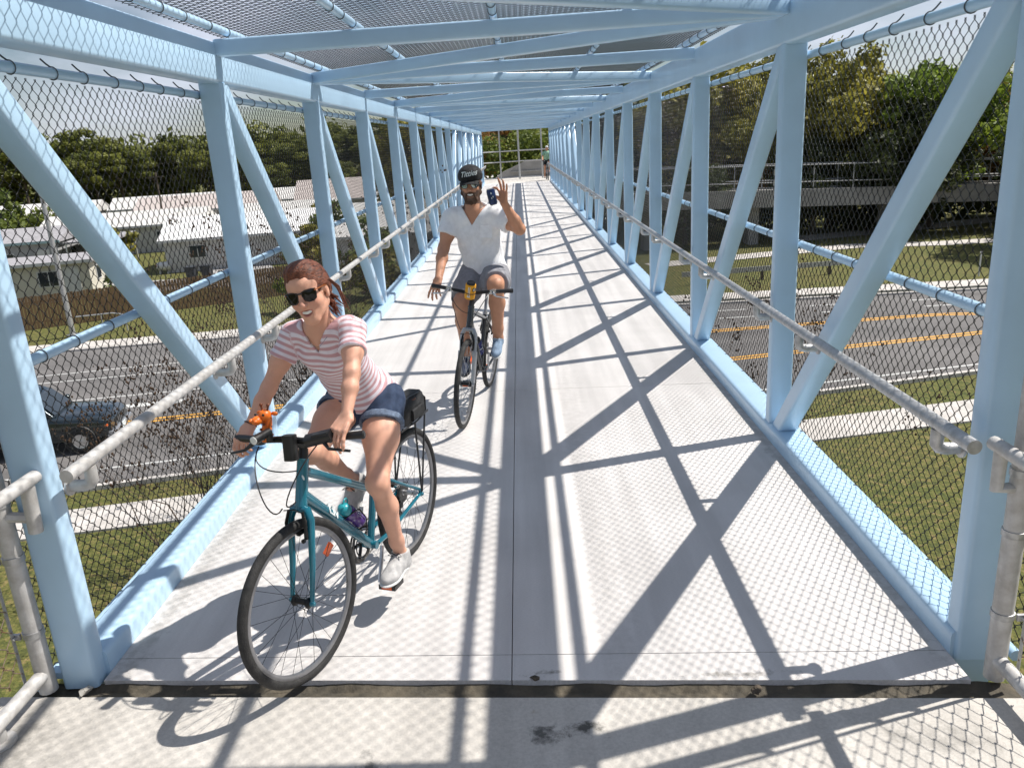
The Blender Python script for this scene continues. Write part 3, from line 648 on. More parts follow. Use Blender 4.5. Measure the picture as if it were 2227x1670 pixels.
# rack, struts, bell, lamp on the teal bicycle
rk = MB()
for s in (-1, 1):
    rk.tube([(.13, s * .05, .735), (-.05, s * .06, .735), (-.21, s * .05, .74)], .005, 6); rk.tube([(-.02, s * .06, .735), (.0, s * .075, .36)], .005, 6); rk.tube([(-.15, s * .058, .737), (.0, s * .077, .36)], .005, 6)
for x in (.12, .0, -.1, -.2): rk.tube([(x, -.055, .737), (x, .055, .737)], .0045, 6)
rk.tube([(.13, .03, .735), (.33, .015, .64)], .004, 6); rk.tube([(.13, -.03, .735), (.33, -.015, .64)], .004, 6)
wi['B']('rear_rack', rk, 'black')
lm = wi['B']('headlight', MB().tube([(.945, -.115, 1.035), (1.035, -.125, 1.03)], [.016, .019], 12).tube([(.955, -.11, .995), (.955, -.11, 1.03)], .014, 8), 'black')
wi['sub']('lens', MB().lathe((1.035, -.125, 1.03), (1, -.1, -.05), [(.0165, 0), (.0165, .004), (.01, .007)], 12), 'clear', lm)
wi['B']('phone_mount', MB().beam((.965, .065, 1.015), (.955, .175, 1.045), .05, .045, up=(.3, 0, 1), rad=.016).beam((.975, .10, 1.043), (.968, .165, 1.058), .03, .012, rad=.005), 'black')
wi['B']('stem_bag', MB().beam((.98, -.005, .935), (.965, -.012, 1.035), .052, .045, up=(1, 0, .2), rad=.014), 'black')
# bell-like giraffe squeeze horn on the bar
M['gir'] = pm('orange rubber', (.85, .20, .015), .4, 0, .08, 30, world=False, col2=(.75, .13, .01)); M['gir_spot'] = pm('brown spots', (.16, .04, .01), .5, world=False)
gir = empty('giraffe_horn', label='small orange giraffe-shaped squeeze horn clamped to the teal bicycle\'s handlebar', cat='horn', mat=FWm @ Matrix.Translation((.925, -.145, 0)))
G_ = lambda nm, mb, mt, par=gir: obj(nm, mb, M[mt], par, local=True)
G_('neck', MB().tube([(0, .002, .99), (.003, .002, 1.02), (-.004, .008, 1.055), (-.006, .012, 1.085)], [.024, .021, .019, .018], 12), 'gir')
hdg = G_('head', MB().ball((0, .006, 1.095), (.028, .026, .024), 12, 8).ball((.03, -.012, 1.082), (.027, .022, .018), 12, 8).ball((.045, -.028, 1.085), (.012, .009, .009), 8, 5).ball((.05, -.004, 1.085), (.012, .009, .009), 8, 5), 'gir')
for s in (-1, 1):
    G_('horn', MB().tube([(-.002, s * .012 + .006, 1.112), (-.006, s * .016 + .006, 1.132)], .004, 6).ball((-.006, s * .016 + .006, 1.137), .0075, 8, 5), 'gir_spot'); G_('ear', MB().ball((-.014, s * .034 + .008, 1.10), (.007, .016, .009), 8, 5), 'gir')
    G_('eye', MB().ball((.022, s * .018 - .004, 1.104), .0055, 8, 5), 'black')
sp = MB()
for i in range(9): a = i * 2.4; sp.ball((.021 * math.cos(a), .002 + .021 * math.sin(a), 1.0 + .008 * i), (.006, .006, .006), 6, 4)
G_('spots', sp, 'gir_spot')['kind'] = 'stuff'
# purple bottle
M['purple'] = pm('purple translucent bottle', (.10, .045, .26), .15, 0, .15, 14, coat=.4, world=False); M['teal_cap'] = pm('teal bottle cap', (.03, .33, .38), .3, 0, .05, 8, world=False)
d = ((wi['hb'] + wi['sax'] * .028) - wi['bb']).normalized(); nrm = Vector((-d.z, 0, d.x)); c0 = wi['bb'] + d * .165 + nrm * .062
bo = empty('water_bottle', label='purple water bottle with teal cap in the teal bicycle\'s cage', cat='bottle', mat=FWm @ Matrix.Translation(c0))
obj('bottle_body', MB().lathe((0, 0, 0), d, [(.02, 0), (.034, .006), (.036, .02), (.034, .06), (.031, .075), (.035, .095), (.035, .135), (.026, .15)], 18), M['purple'], bo, local=True)
cp = obj('cap', MB().lathe(d * .148, d, [(.028, 0), (.03, .006), (.03, .03), (.02, .042), (.012, .046), (.012, .06), (.004, .062)], 18), M['teal_cap'], bo, local=True)
o = obj('loop', MB().torus(d * .175 + nrm * .03, (0, 1, 0), .018, .004, 16, 6), M['teal_cap'], None); o.parent = cp
# black trunk bag
M['bagfabric'] = pm('black bag nylon', (.018, .018, .019), .7, 0, .3, 40, .3, 150, world=False); M['bagbrown'] = pm('brown trim', (.12, .05, .03), .7, world=False)
bag = empty('trunk_bag', label='black bag strapped on the teal bicycle\'s rear rack', cat='bag', mat=FWm)
mb = MB(); mb.ring_sweep([[Vector((x, y * w, z)) for x, y in ((-.17, -.8), (-.17, .8), (-.15, 1), (.06, 1), (.08, .8), (.08, -.8), (.06, -1), (-.15, -1))] for z, w in ((.742, .056), (.765, .062), (.82, .063), (.853, .056), (.866, .038))]); obj('bag_body', mb, M['bagfabric'], bag, local=True)
obj('lid_trim', MB().torus((-.045, 0, .852), (0, 0, 1), .054, .006, 20, 5), M['bagbrown'], bag, local=True)
for y in (-.05, .05): obj('strap', MB().tube([(-.178, y, .75), (-.182, y, .82), (-.14, y * .8, .862), (-.02, y * .7, .87), (.07, y * .7, .84), (.088, y * .8, .77)], .007, 6, flat=.4), M['black'], bag, local=True)
obj('side_pocket', MB().beam((-.11, .068, .785), (.02, .068, .785), .018, .06, rad=.008), M['bagfabric'], bag, local=True)

MP = dict(wb=1.055, bb=(.455, 0, .29), head_top=(.905, 0, .905), head_bot=(.955, 0, .775), seat_top=(.33, 0, .74), saddle=(.235, 0, 1.0), ss=(.345, 0, .70), tt=((.912, 0, .88), (.34, 0, .70)), steer=0.0, frame='charcoal', fork='silverfork', rim='rimgrey', springs=True, brightspokes=True,
          bar=(.935, 0, 1.03), grip_l=(.885, .285, 1.05), grip_r=(.885, -.285, 1.05), crank=1.22, ped=(.15, .1), cage=True, arm='alu', lever='steel', post='alu')
mbike, mi = bicycle(FMn, 'bicycle', 'charcoal bicycle with silver fork, ridden by the man', MP)
M['bluebottle'] = pm('dark blue bottle', (.02, .03, .20), .25, 0, .1, 10, coat=.4, world=False)
d = ((mi['hb'] + mi['sax'] * .028) - mi['bb']).normalized(); nrm = Vector((-d.z, 0, d.x)); c0 = mi['bb'] + d * .165 + nrm * .062
bo = empty('water_bottle', label='dark blue water bottle in the charcoal bicycle\'s cage', cat='bottle', mat=FMn @ Matrix.Translation(c0))
obj('bottle_body', MB().lathe((0, 0, 0), d, [(.02, 0), (.036, .006), (.037, .02), (.037, .09), (.033, .105), (.037, .12), (.037, .165), (.028, .18)], 16), M['bluebottle'], bo, local=True)
obj('band', MB().lathe(d * .085, d, [(.0375, 0), (.0378, .012), (.0375, .013)], 16), M['decal'], bo, local=True)
obj('cap', MB().lathe(d * .18, d, [(.03, 0), (.03, .02), (.014, .032), (.012, .05), (.004, .052)], 16), M['black'], bo, local=True)
# yellow can cooler on the man's handlebar
M['gold'] = pm('golden yellow foam', (.80, .36, .015), .7, 0, .06, 30, .15, 200, world=False); M['dgreen'] = pm('dark green print', (.02, .05, .03), .7, world=False)
kz = empty('can_cooler', label='golden yellow foam can cooler with dark stripes on the charcoal bicycle\'s bar', cat='can cooler', mat=FMn @ Matrix.Translation((1.0, .005, 1.0)) @ Matrix.Rotation(math.radians(-8), 4, 'X') @ Matrix.Rotation(math.radians(14), 4, 'Y'))
kb = obj('foam_sleeve', MB().lathe((0, 0, 0), (0, 0, 1), [(.03, 0), (.0385, .004), (.0395, .02), (.0395, .11), (.037, .117), (.033, .117), (.033, .09)], 24), M['gold'], kz, local=True)
obj('can_top', MB().lathe((0, 0, .085), (0, 0, 1), [(.0325, 0), (.0325, .04), (.028, .047), (.027, .044), (.004, .044)], 20), M['black'], kz, local=True)
def cyl_patch(r, a0, a1, z0, z1, n=8):
    m_ = MB(); m_.add([(r * math.cos(a0 + (a1 - a0) * i / n), r * math.sin(a0 + (a1 - a0) * i / n), z) for z in (z0, z1) for i in range(n + 1)], [(i, i + 1, n + 2 + i, n + 1 + i) for i in range(n)]); return m_
for a, w, mt in ((-.16, .05, 'decal'), (-.02, .035, 'dgreen'), (.1, .05, 'decal')):
    o = obj('stripe', cyl_patch(.0399, a - w, a + w, .03, .105, 3), M[mt], None); o.parent = kb
o = obj('stripe', cyl_patch(.03995, -.35, .3, .022, .03), M['decal'], None); o.parent = kb
o = obj('ring_mark', MB().torus((.0398 * math.cos(.95), .0398 * math.sin(.95), .085), (math.cos(.95), math.sin(.95), 0), .014, .0028, 20, 5), M['dgreen'], None); o.parent = kb
o = obj('ring_mark', MB().torus((.0398 * math.cos(.95), .0398 * math.sin(.95), .085), (math.cos(.95), math.sin(.95), 0), .0085, .0025, 20, 5), M['decal'], None); o.parent = kb
obj('clamp', MB().tube([(-.04, 0, .05), (-.07, 0, .04)], .014, 8).torus((0, 0, .05), (0, 0, 1), .041, .003, 24, 5), M['black'], kz, local=True)
# ------------------------------------------------------------------ foliage
def leaf_mat(name, c_dark, c_mid, c_hi, trans=.45):
    m = bpy.data.materials.new(name); m.use_nodes = True; t = m.node_tree; b = t.nodes['Principled BSDF']; b.inputs['Roughness'].default_value = .6
    a = t.nodes.new('ShaderNodeAttribute'); a.attribute_name = 'tone'
    rp = t.nodes.new('ShaderNodeValToRGB'); e = rp.color_ramp.elements; e[0].color = (*c_dark, 1); e[1].color = (*c_hi, 1); x = e.new(.5); x.color = (*c_mid, 1)
    t.links.new(a.outputs['Fac'], rp.inputs['Fac']); t.links.new(rp.outputs['Color'], b.inputs['Base Color'])
    tr = t.nodes.new('ShaderNodeBsdfTranslucent'); t.links.new(rp.outputs['Color'], tr.inputs['Color']); ms = t.nodes.new('ShaderNodeMixShader'); ms.inputs[0].default_value = trans
    t.links.new(b.outputs['BSDF'], ms.inputs[1]); t.links.new(tr.outputs['BSDF'], ms.inputs[2]); t.links.new(ms.outputs['Shader'], t.nodes['Material Output'].inputs['Surface'])
    return m
M['leaf_pine'] = leaf_mat('pine foliage', (.06, .08, .014), (.14, .16, .027), (.26, .265, .05))
M['leaf_oak'] = leaf_mat('oak foliage', (.065, .10, .018), (.15, .19, .034), (.27, .30, .06))
M['leaf_olive'] = leaf_mat('olive yellow foliage', (.12, .125, .02), (.25, .235, .035), (.42, .36, .06))
M['leaf_lime'] = leaf_mat('fresh green foliage', (.07, .11, .015), (.16, .23, .03), (.30, .36, .05))
M['leaf_rust'] = leaf_mat('rusty foliage', (.12, .06, .015), (.24, .12, .025), (.33, .19, .05))
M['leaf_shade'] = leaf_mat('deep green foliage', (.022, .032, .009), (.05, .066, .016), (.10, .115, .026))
M['bark'] = pm('bark', (.11, .085, .062), .95, 0, .3, 6, .6, 20, stretch=(1, 1, .2))
M['twig'] = pm('bare twig', (.10, .072, .05), .9, 0, .25, 12)
M['seed'] = pm('brown seed cluster', (.085, .05, .03), .95, 0, .4, 40)
def leaves(centers, radii, n, size, rng, squash=.8, hollow=.35):
    """quads scattered through clumps; returns vertices, quads, tone"""
    w = radii ** 2; idx = rng.choice(len(centers), n, p=w / w.sum())
    d = rng.normal(size=(n, 3)); d /= np.linalg.norm(d, axis=1, keepdims=True); rr = (hollow + (1 - hollow) * rng.random(n) ** .6)
    c = centers[idx] + d * (radii[idx] * rr)[:, None] * np.array([1, 1, squash])
    nrm = d * .7 + rng.normal(size=(n, 3)) * .7 + np.array([0, 0, .35]); nrm /= np.linalg.norm(nrm, axis=1, keepdims=True)
    a = np.cross(nrm, rng.normal(size=(n, 3))); a /= np.linalg.norm(a, axis=1, keepdims=True); b = np.cross(nrm, a)
    s = size * (.55 + .9 * rng.random(n)); l = s[:, None] * a; ww = (s * .55)[:, None] * b
    V = np.stack([c - l, c + ww * (.8), c + l, c - ww], 1).reshape(-1, 3); Q = np.arange(4 * n).reshape(n, 4)
    clump_t = rng.random(len(centers)); tone = np.clip(.55 * clump_t[idx] + .45 * rng.random(n), 0, 1)
    return V, Q, np.repeat(tone, 4)
def leaf_mesh(name, V, Q, tone, mat):
    me = np_mesh(name, V, Q, mat, False); at = me.attributes.new('tone', 'FLOAT', 'POINT'); at.data.foreach_set('value', tone.astype(np.float32)); return me
def limb(mb, p, d, length, r, depth, rng, tips, spread=.7, gravity=.0, n=4):
    pts = [p.copy()]; rs = [r]; q = p.copy(); dd = d.copy()
    for i in range(n):
        dd = (dd + Vector(rng.normal(size=3)) * .16 + Vector((0, 0, gravity))).normalized(); q = q + dd * (length / n); pts.append(q.copy()); rs.append(r * (1 - .55 * (i + 1) / n))
    mb.tube(pts, rs, 6 if r > .03 else 4)
    if depth == 0: tips.append(q.copy()); return
    for c in range(rng.integers(2, 4)):
        nd = (dd + Vector(rng.normal(size=3)) * spread).normalized(); at = pts[-1] if c else pts[-2]
        limb(mb, at, nd, length * rng.uniform(.55, .8), r * .45, depth - 1, rng, tips, spread, gravity, n)
    tips.append(q.copy())
TREES = {}
def make_tree(kind, seed, h, cw, base_frac, leafmat, nclump, nleaf, leafsize, trunk_r=.22, squash=.75):
    """meshes of a trunk with limbs and a crown; crown from clump centres around the limb tips"""
    rng = np.random.default_rng(seed); mb = MB(); tips = []
    top = Vector((rng.normal() * .3, rng.normal() * .3, h * base_frac))
    mb.tube([(0, 0, -.2), (0, 0, h * base_frac * .5), top, top + Vector((rng.normal() * .4, rng.normal() * .4, h * .33))], [trunk_r * 1.25, trunk_r, trunk_r * .8, trunk_r * .3], 9)
    for i in range(7):
        a = i * 2.4 + rng.random(); z = rng.uniform(.75, 1.3)
        limb(mb, Vector((top.x, top.y, top.z * z)), Vector((math.cos(a), math.sin(a), rng.uniform(.3, 1.1))).normalized(), h * .24, trunk_r * .38, 2, rng, tips, .6, .02)
    C = []
    for i in range(nclump):
        d = rng.normal(size=3); d /= np.linalg.norm(d); rr = rng.random() ** .45
        x = np.array([d[0] * cw * rr, d[1] * cw * rr, h * (base_frac + (1 - base_frac) * (.48 + .46 * d[2] * rr))]); C.append(x)
    C = np.array(C); R = rng.uniform(.55, 1.25, nclump) * cw * .30
    V, Q, T = leaves(C, R, nleaf, leafsize, rng, squash)
    TREES[kind] = (mb.mesh('trunk', M['bark']), leaf_mesh('crown', V, Q, T, leafmat), rng)
def tree(kind, name, x, y, label, s=1.0, rz=0.0, group=None, z=GZ, sz=None, cat='tree'):
    tr, cr, _ = TREES[kind]; e = empty(name, (x, y, z), label, cat, group)
    e.rotation_euler.z = rz; e.scale = (s, s, sz or s)
    for nm, me in (('trunk', tr), ('crown', cr)):
        o = link(bpy.data.objects.new(nm, me)); o.parent = e
    return e
make_tree('pine', 1, 17, 4.6, .36, M['leaf_pine'], 64, 14000, .25, .2)
make_tree('pine2', 2, 19, 4.4, .42, M['leaf_pine'], 60, 14000, .25, .2)
make_tree('oak', 3, 12, 5.2, .25, M['leaf_oak'], 60, 9000, .22, .28)
make_tree('olive', 4, 12.5, 4.8, .20, M['leaf_olive'], 70, 13000, .23, .24)
make_tree('lime', 5, 12, 4.6, .22, M['leaf_lime'], 70, 13000, .23, .22)
make_tree('rust', 6, 9, 3.6, .2, M['leaf_rust'], 40, 6000, .17, .2)
make_tree('shade', 7, 13, 5.6, .16, M['leaf_shade'], 70, 12000, .26, .34)
make_tree('bush', 8, 2.4, 1.5, .02, M['leaf_oak'], 26, 2600, .12, .06)
make_tree('bush_y', 9, 2.4, 1.5, .02, M['leaf_olive'], 26, 2600, .12, .06)
R_ = random.Random(4)
# row of pines behind the home park
px = [(-112, 128, 1.05), (-101, 136, .95), (-92, 124, .9), (-84, 133, 1.08), (-77, 126, 1.12), (-70, 134, 1.15), (-63, 128, 1.06), (-57, 137, .98), (-50, 131, .9), (-44, 126, .84), (-39, 133, 1.0), (-33, 126, 1.05), (-28, 135, .92), (-22, 128, .86), (-17, 136, .9), (-11, 130, .86), (-5, 137, .84), (-122, 120, 1.0), (-66, 122, .8), (-87, 118, .72), (-36, 118, .66), (-26, 116, .62)]
ord_ = sorted(px)
for i, (x, y, s) in enumerate(ord_):
    j = i + 1
    tree('pine' if i % 2 else 'pine2', 'pine_tree', x, y, 'dark pine behind the white-roofed homes, number %d from the far left in the row' % j if False else 'tall dark pine in the wood behind the white-roofed homes', s, R_.random() * 6, 'pines behind the home park', sz=s * R_.uniform(.62, .74))
# far fill of the wood, one dark mass of foliage
rng = np.random.default_rng(21)
nC = 420; C = np.stack([np.linspace(-190, 45, nC), rng.uniform(136, 150, nC), GZ + rng.uniform(.5, 11.5, nC)], 1); Rr = rng.uniform(2.6, 4.6, nC)
V, Q, T = leaves(C, Rr, 60000, .62, rng, .8, .1)
obj('far_wood', leaf_mesh('far_wood', V, Q, T, M['leaf_pine']), None, None, 'dark far-off wood closing the view behind the pines', 'wood', None, 'stuff')
# trees beyond the far landing
for x, y, k, s, lab in ((-10, 78, 'olive', .95, 'yellow-olive tree past the far landing, leftmost in the bridge opening'), (-3.5, 84, 'rust', 1.25, 'brownish tree past the far landing in the bridge opening'), (1.2, 72, 'oak', .86, 'green tree in the middle of the bridge opening'), (6.2, 80, 'olive', .9, 'olive tree at the right of the bridge opening past the parked cyclist'), (3.4, 95, 'shade', 1.1, 'dark tree far behind the middle green one in the bridge opening'), (-8, 100, 'oak', 1.1, 'dark green tree far behind the yellow-olive one in the bridge opening')):
    tree(k, 'tree', x, y, lab, s, R_.random() * 6)
# trees on the right beyond the ramp
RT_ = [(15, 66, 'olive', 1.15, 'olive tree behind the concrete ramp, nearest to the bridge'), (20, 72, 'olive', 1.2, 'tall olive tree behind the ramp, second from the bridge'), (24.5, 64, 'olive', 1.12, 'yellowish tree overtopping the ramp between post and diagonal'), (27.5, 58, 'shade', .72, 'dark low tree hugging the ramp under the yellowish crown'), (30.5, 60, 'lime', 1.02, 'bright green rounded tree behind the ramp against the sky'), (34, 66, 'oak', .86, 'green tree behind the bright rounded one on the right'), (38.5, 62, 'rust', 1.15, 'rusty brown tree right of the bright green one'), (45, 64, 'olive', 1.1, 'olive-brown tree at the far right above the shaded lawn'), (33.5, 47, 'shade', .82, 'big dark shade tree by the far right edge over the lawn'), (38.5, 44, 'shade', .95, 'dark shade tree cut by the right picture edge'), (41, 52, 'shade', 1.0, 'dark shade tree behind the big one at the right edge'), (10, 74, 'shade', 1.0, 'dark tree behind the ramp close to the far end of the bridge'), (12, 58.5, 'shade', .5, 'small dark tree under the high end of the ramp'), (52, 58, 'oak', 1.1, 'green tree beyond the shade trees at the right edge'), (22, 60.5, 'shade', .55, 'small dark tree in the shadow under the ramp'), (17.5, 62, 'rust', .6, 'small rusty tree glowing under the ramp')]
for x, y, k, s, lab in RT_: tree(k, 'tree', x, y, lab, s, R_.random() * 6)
rng = np.random.default_rng(23)
nC = 300; C = np.stack([np.linspace(2, 130, nC), rng.uniform(80, 98, nC), GZ + rng.uniform(.5, 11, nC)], 1); Rr = rng.uniform(2.0, 3.8, nC)
V, Q, T = leaves(C, Rr, 52000, .42, rng, .8, .1)
obj('far_wood', leaf_mesh('far_wood', V, Q, T, M['leaf_olive']), None, None, 'olive-brown far-off wood behind the ramp and its trees', 'wood', None, 'stuff')
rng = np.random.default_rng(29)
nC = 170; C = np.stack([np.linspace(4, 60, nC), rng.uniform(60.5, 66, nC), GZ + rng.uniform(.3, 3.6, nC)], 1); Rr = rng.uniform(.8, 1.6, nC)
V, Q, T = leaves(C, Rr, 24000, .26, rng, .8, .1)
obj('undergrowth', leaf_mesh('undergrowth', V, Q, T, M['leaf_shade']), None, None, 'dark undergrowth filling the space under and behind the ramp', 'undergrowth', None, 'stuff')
# shrubs among the homes
BS = [(-34.5, 66, 'bush_y', 1.5, 'yellowish clipped shrub between the white roofs'), (-17, 68, 'bush_y', 1.7, 'yellow-green shrub clump by the second post on the left'), (-13.5, 62, 'bush', 1.8, 'dark green shrub beside the yellow-green clump'), (-52, 80, 'bush', 2.6, 'round dark bush behind the grey-roofed home'), (-15, 56, 'bush_y', 1.4, 'shrub beside the trash bins'), (-10, 50, 'bush', 1.6, 'shrub at the end of the board fence'), (-23.5, 44.5, 'bush', .8, 'small dark bush inside the board fence'), (-8, 44, 'bush_y', 1.3, 'sunlit shrub on the verge by the third post'), (-11, 41, 'bush', 1.1, 'low shrub on the verge beyond the road')]
for x, y, k, s, lab in BS: tree(k, 'shrub', x, y, lab, s, R_.random() * 6, cat='shrub')
# leafless shrubs with seed heads beside the bridge
def bare(x, y, h, seed, lab, nst=7):
    rng = np.random.default_rng(seed); e = empty('bare_shrub', (x, y, GZ), lab, 'shrub'); mb = MB(); tips = []
    for i in range(nst):
        a = rng.random() * 6.28; limb(mb, Vector((x + .2 * math.cos(a), y + .2 * math.sin(a), GZ)), Vector((math.cos(a) * .42, math.sin(a) * .42, 1)).normalized(), h * .5, .028, 4, rng, tips, .5, .05, 3)
    obj('branches', mb, M['twig'], e)
    sd = MB()
    for p in tips:
        if rng.random() < .5: continue
        for k in range(rng.integers(3, 8)):
            c = p + Vector(rng.normal(size=3)) * .055; r = rng.uniform(.012, .026); sd.ball(c, (r, r, r * 1.3), 5, 3)
    obj('seed_heads', sd, M['seed'], e, kind='stuff')
bare(-6.3, 13.6, 3.4, 3, 'leafless shrub with brown seed heads in front of the road by the near left post')
bare(-4.9, 15.2, 4.0, 4, 'dense leafless shrub behind the first left diagonal')
bare(-4.4, 18.5, 6.0, 5, 'leafless shrub behind the woman\'s shoulder')
bare(-5.6, 20.8, 5.6, 6, 'leafless shrub rising by the second left post')
bare(-3.9, 23.5, 5.8, 8, 'leafless thicket seen between the second and third left posts', 6)
bare(4.6, 17.5, 4.2, 9, 'leafless shrub behind the handrail right of the deck', 6)

# ------------------------------------------------------------------ homes, fence, poles, ramp
M['wall_w'] = pm('white siding', (.50, .49, .47), .8, 0, .05, 2)
M['wall_c'] = pm('cream siding', (.56, .53, .44), .8, 0, .05, 2)
M['wall_g'] = pm('grey siding', (.36, .36, .37), .8, 0, .08, 2)
M['roof_w'] = pm('white coated roof', (.60, .585, .555), .7, 0, .04, 1.5)
M['roof_b'] = pm('fresh white roof', (.75, .745, .73), .7, 0, .03, 1.5)
M['roof_g'] = pm('grey shingle roof', (.33, .32, .33), .85, 0, .12, 3)
M['roof_p'] = pm('faded tan roof', (.50, .44, .41), .85, 0, .08, 3)
M['glass'] = pm('window glass', (.03, .04, .05), .08, 0, .1, 3, spec=.8)
M['trim'] = pm('pale trim', (.6, .6, .58), .7)
M['teal_trim'] = pm('pale teal trim', (.33, .46, .47), .7)
M['fence_w'] = pm('weathered brown boards', (.20, .125, .065), .9, 0, .25, 3, .3, 30, stretch=(3, 3, .4), col2=(.12, .075, .04))
def home(x, y, lx, ly, h, rise, wall, roof, rz, label, trim='trim', carport=False, nwin=3):
    e = empty('mobile_home', (x, y, GZ), label, 'house', 'white-roofed mobile homes'); 
    L_ = lambda nm, mb, mt, par=e: obj(nm, mb, M[mt], par, local=True, smooth=False)
    L_('wall', MB().box2(-lx / 2, lx / 2, -ly / 2, ly / 2, .0, h), wall)
    ov = .35; rm = MB(); X, Yy = lx / 2 + ov, ly / 2 + ov
    rm.add([(-X, -Yy, h), (X, -Yy, h), (X, Yy, h), (-X, Yy, h), (-X, 0, h + rise), (X, 0, h + rise), (-X, -Yy, h + .14), (X, -Yy, h + .14), (X, Yy, h + .14), (-X, Yy, h + .14)], [(0, 3, 2, 1), (6, 7, 5, 4), (8, 9, 4, 5), (0, 1, 7, 6), (2, 3, 9, 8), (1, 2, 8, 5, 7), (3, 0, 6, 4, 9)])
    ro = L_('roof', rm, roof); L_('fascia', MB().box2(-X, X, -Yy - .03, -Yy - .003, h - .05, h + .15), trim, ro)
    for i in range(nwin):
        cx = -lx / 2 + lx * (i + .7) / (nwin + .6); w = L_('window', MB().box2(cx - .62, cx + .62, -ly / 2 - .05, -ly / 2 + .02, .95, 1.95), 'trim'); L_('pane', MB().box2(cx - .54, cx - .03, -ly / 2 - .06, -ly / 2 - .02, 1.02, 1.88).box2(cx + .03, cx + .54, -ly / 2 - .06, -ly / 2 - .02, 1.02, 1.88), 'glass', w)
    d = L_('door', MB().box2(lx / 2 - 1.5, lx / 2 - .6, -ly / 2 - .06, -ly / 2 + .02, .1, 2.1), 'trim'); L_('handle', MB().ball((lx / 2 - .72, -ly / 2 - .08, 1.05), .035, 6, 4), 'galv', d)
    w = L_('window', MB().box2(lx / 2 - .02, lx / 2 + .05, -.6, .6, .95, 1.9), 'trim'); L_('pane', MB().box2(lx / 2 + .02, lx / 2 + .06, -.52, .52, 1.02, 1.83), 'glass', w)
    if carport:
        L_('carport_roof', MB().box2(lx / 2 + .4, lx / 2 + 4.2, -ly / 2, ly / 2, h - .25, h - .12), roof)
        for cx in (lx / 2 + .6, lx / 2 + 4.0):
            for cy in (-ly / 2 + .1, ly / 2 - .1): L_('carport_post', MB().box2(cx - .05, cx + .05, cy - .05, cy + .05, 0, h - .25), 'trim')
    e.rotation_euler.z = rz
    return e
HM = [(-33.5, 49.6, 12, 4.4, 2.35, .3, 'wall_c', 'roof_g', .28, 'cream home with flat grey roof just behind the board fence', 'trim', False, 4),
(-44, 63, 15, 7, 2.6, 1.0, 'wall_g', 'roof_g', .22, 'home with grey shingle roof and deep dark eaves behind the pole', 'teal_trim', True, 3),
(-21.5, 64, 12, 8, 2.3, 1.5, 'wall_w', 'roof_w', .2, 'home with brilliant white roof behind the trash bins', 'trim', False, 3),
(-37.5, 77, 14, 7, 2.4, 1.3, 'wall_w', 'roof_w', .2, 'white home in the second row, framed by the first left diagonal', 'trim', True, 3),
(-23, 81, 11, 6, 2.4, 1.2, 'wall_w', 'roof_w', .15, 'small white home beside the yellowish shrub', 'trim', False, 3),
(-56, 88, 15, 7, 2.4, 1.3, 'wall_g', 'roof_w', .2, 'white-roofed home with pale teal fascia in the third row', 'teal_trim', True, 3),
(-37, 96, 15, 7, 2.5, 1.7, 'wall_w', 'roof_p', .15, 'home with low tan gable in the third row left of the first post', 'trim', False, 3),
(-19, 99, 15, 8, 2.6, 2.4, 'wall_w', 'roof_p', .1, 'home with high tan gable roof touching the first left post', 'trim', False, 3),
(-10.5, 70, 10, 6.5, 2.4, 1.3, 'wall_w', 'roof_w', .1, 'white home seen between the second and third left posts', 'trim', False, 3),
(-9, 86, 12, 7, 2.4, 1.4, 'wall_w', 'roof_w', .1, 'white-roofed home far off between the third and fourth left posts', 'trim', False, 3),
(-70, 84, 15, 7, 2.4, 1.3, 'wall_c', 'roof_w', .25, 'cream home with white roof at the far left edge', 'trim', False, 3),
(-64, 106, 16, 7, 2.4, 1.4, 'wall_w', 'roof_w', .2, 'farthest white home at the left under the pines', 'trim', False, 3),
(-46, 108, 15, 7, 2.4, 1.5, 'wall_w', 'roof_w', .2, 'white-roofed home at the foot of the pines above the first diagonal', 'trim', False, 3),
(-28, 110, 14, 7, 2.4, 1.5, 'wall_w', 'roof_w', .15, 'white-roofed home at the foot of the pines left of the first post', 'trim', False, 3),
(-8.5, 57.5, 9, 6, 2.3, 1.0, 'wall_w', 'roof_w', .1, 'white home close to the deck beyond the thicket', 'trim', True, 3),
(-9, 108, 14, 7, 2.4, 1.5, 'wall_w', 'roof_w', .1, 'white-roofed home at the foot of the pines beside the second post', 'trim', False, 3)]
for a_ in HM: home(*a_[:7], ('roof_b' if 'brilliant' in a_[9] else a_[7]), *a_[8:])
M['tank'] = pm('white tank', (.6, .6, .58), .4)
for x, y, lab in ((-29.6, 52.6, 'small white gas tank on the lawn behind the board fence'), (-26.8, 58.8, 'small white gas tank beside the pale driveway')):
    e = empty('gas_tank', (x, y, GZ), lab, 'tank'); obj('tank_body', MB().lathe((-.55, 0, .55), (1, 0, 0), [(.05, 0), (.25, .06), (.33, .2), (.33, .9), (.25, 1.04), (.05, 1.1)], 14), M['tank'], e, local=True)
    for dx in (-.3, .3): obj('foot', MB().box((dx, 0, .12), (.1, .4, .24)), M['tank'], e, local=True)
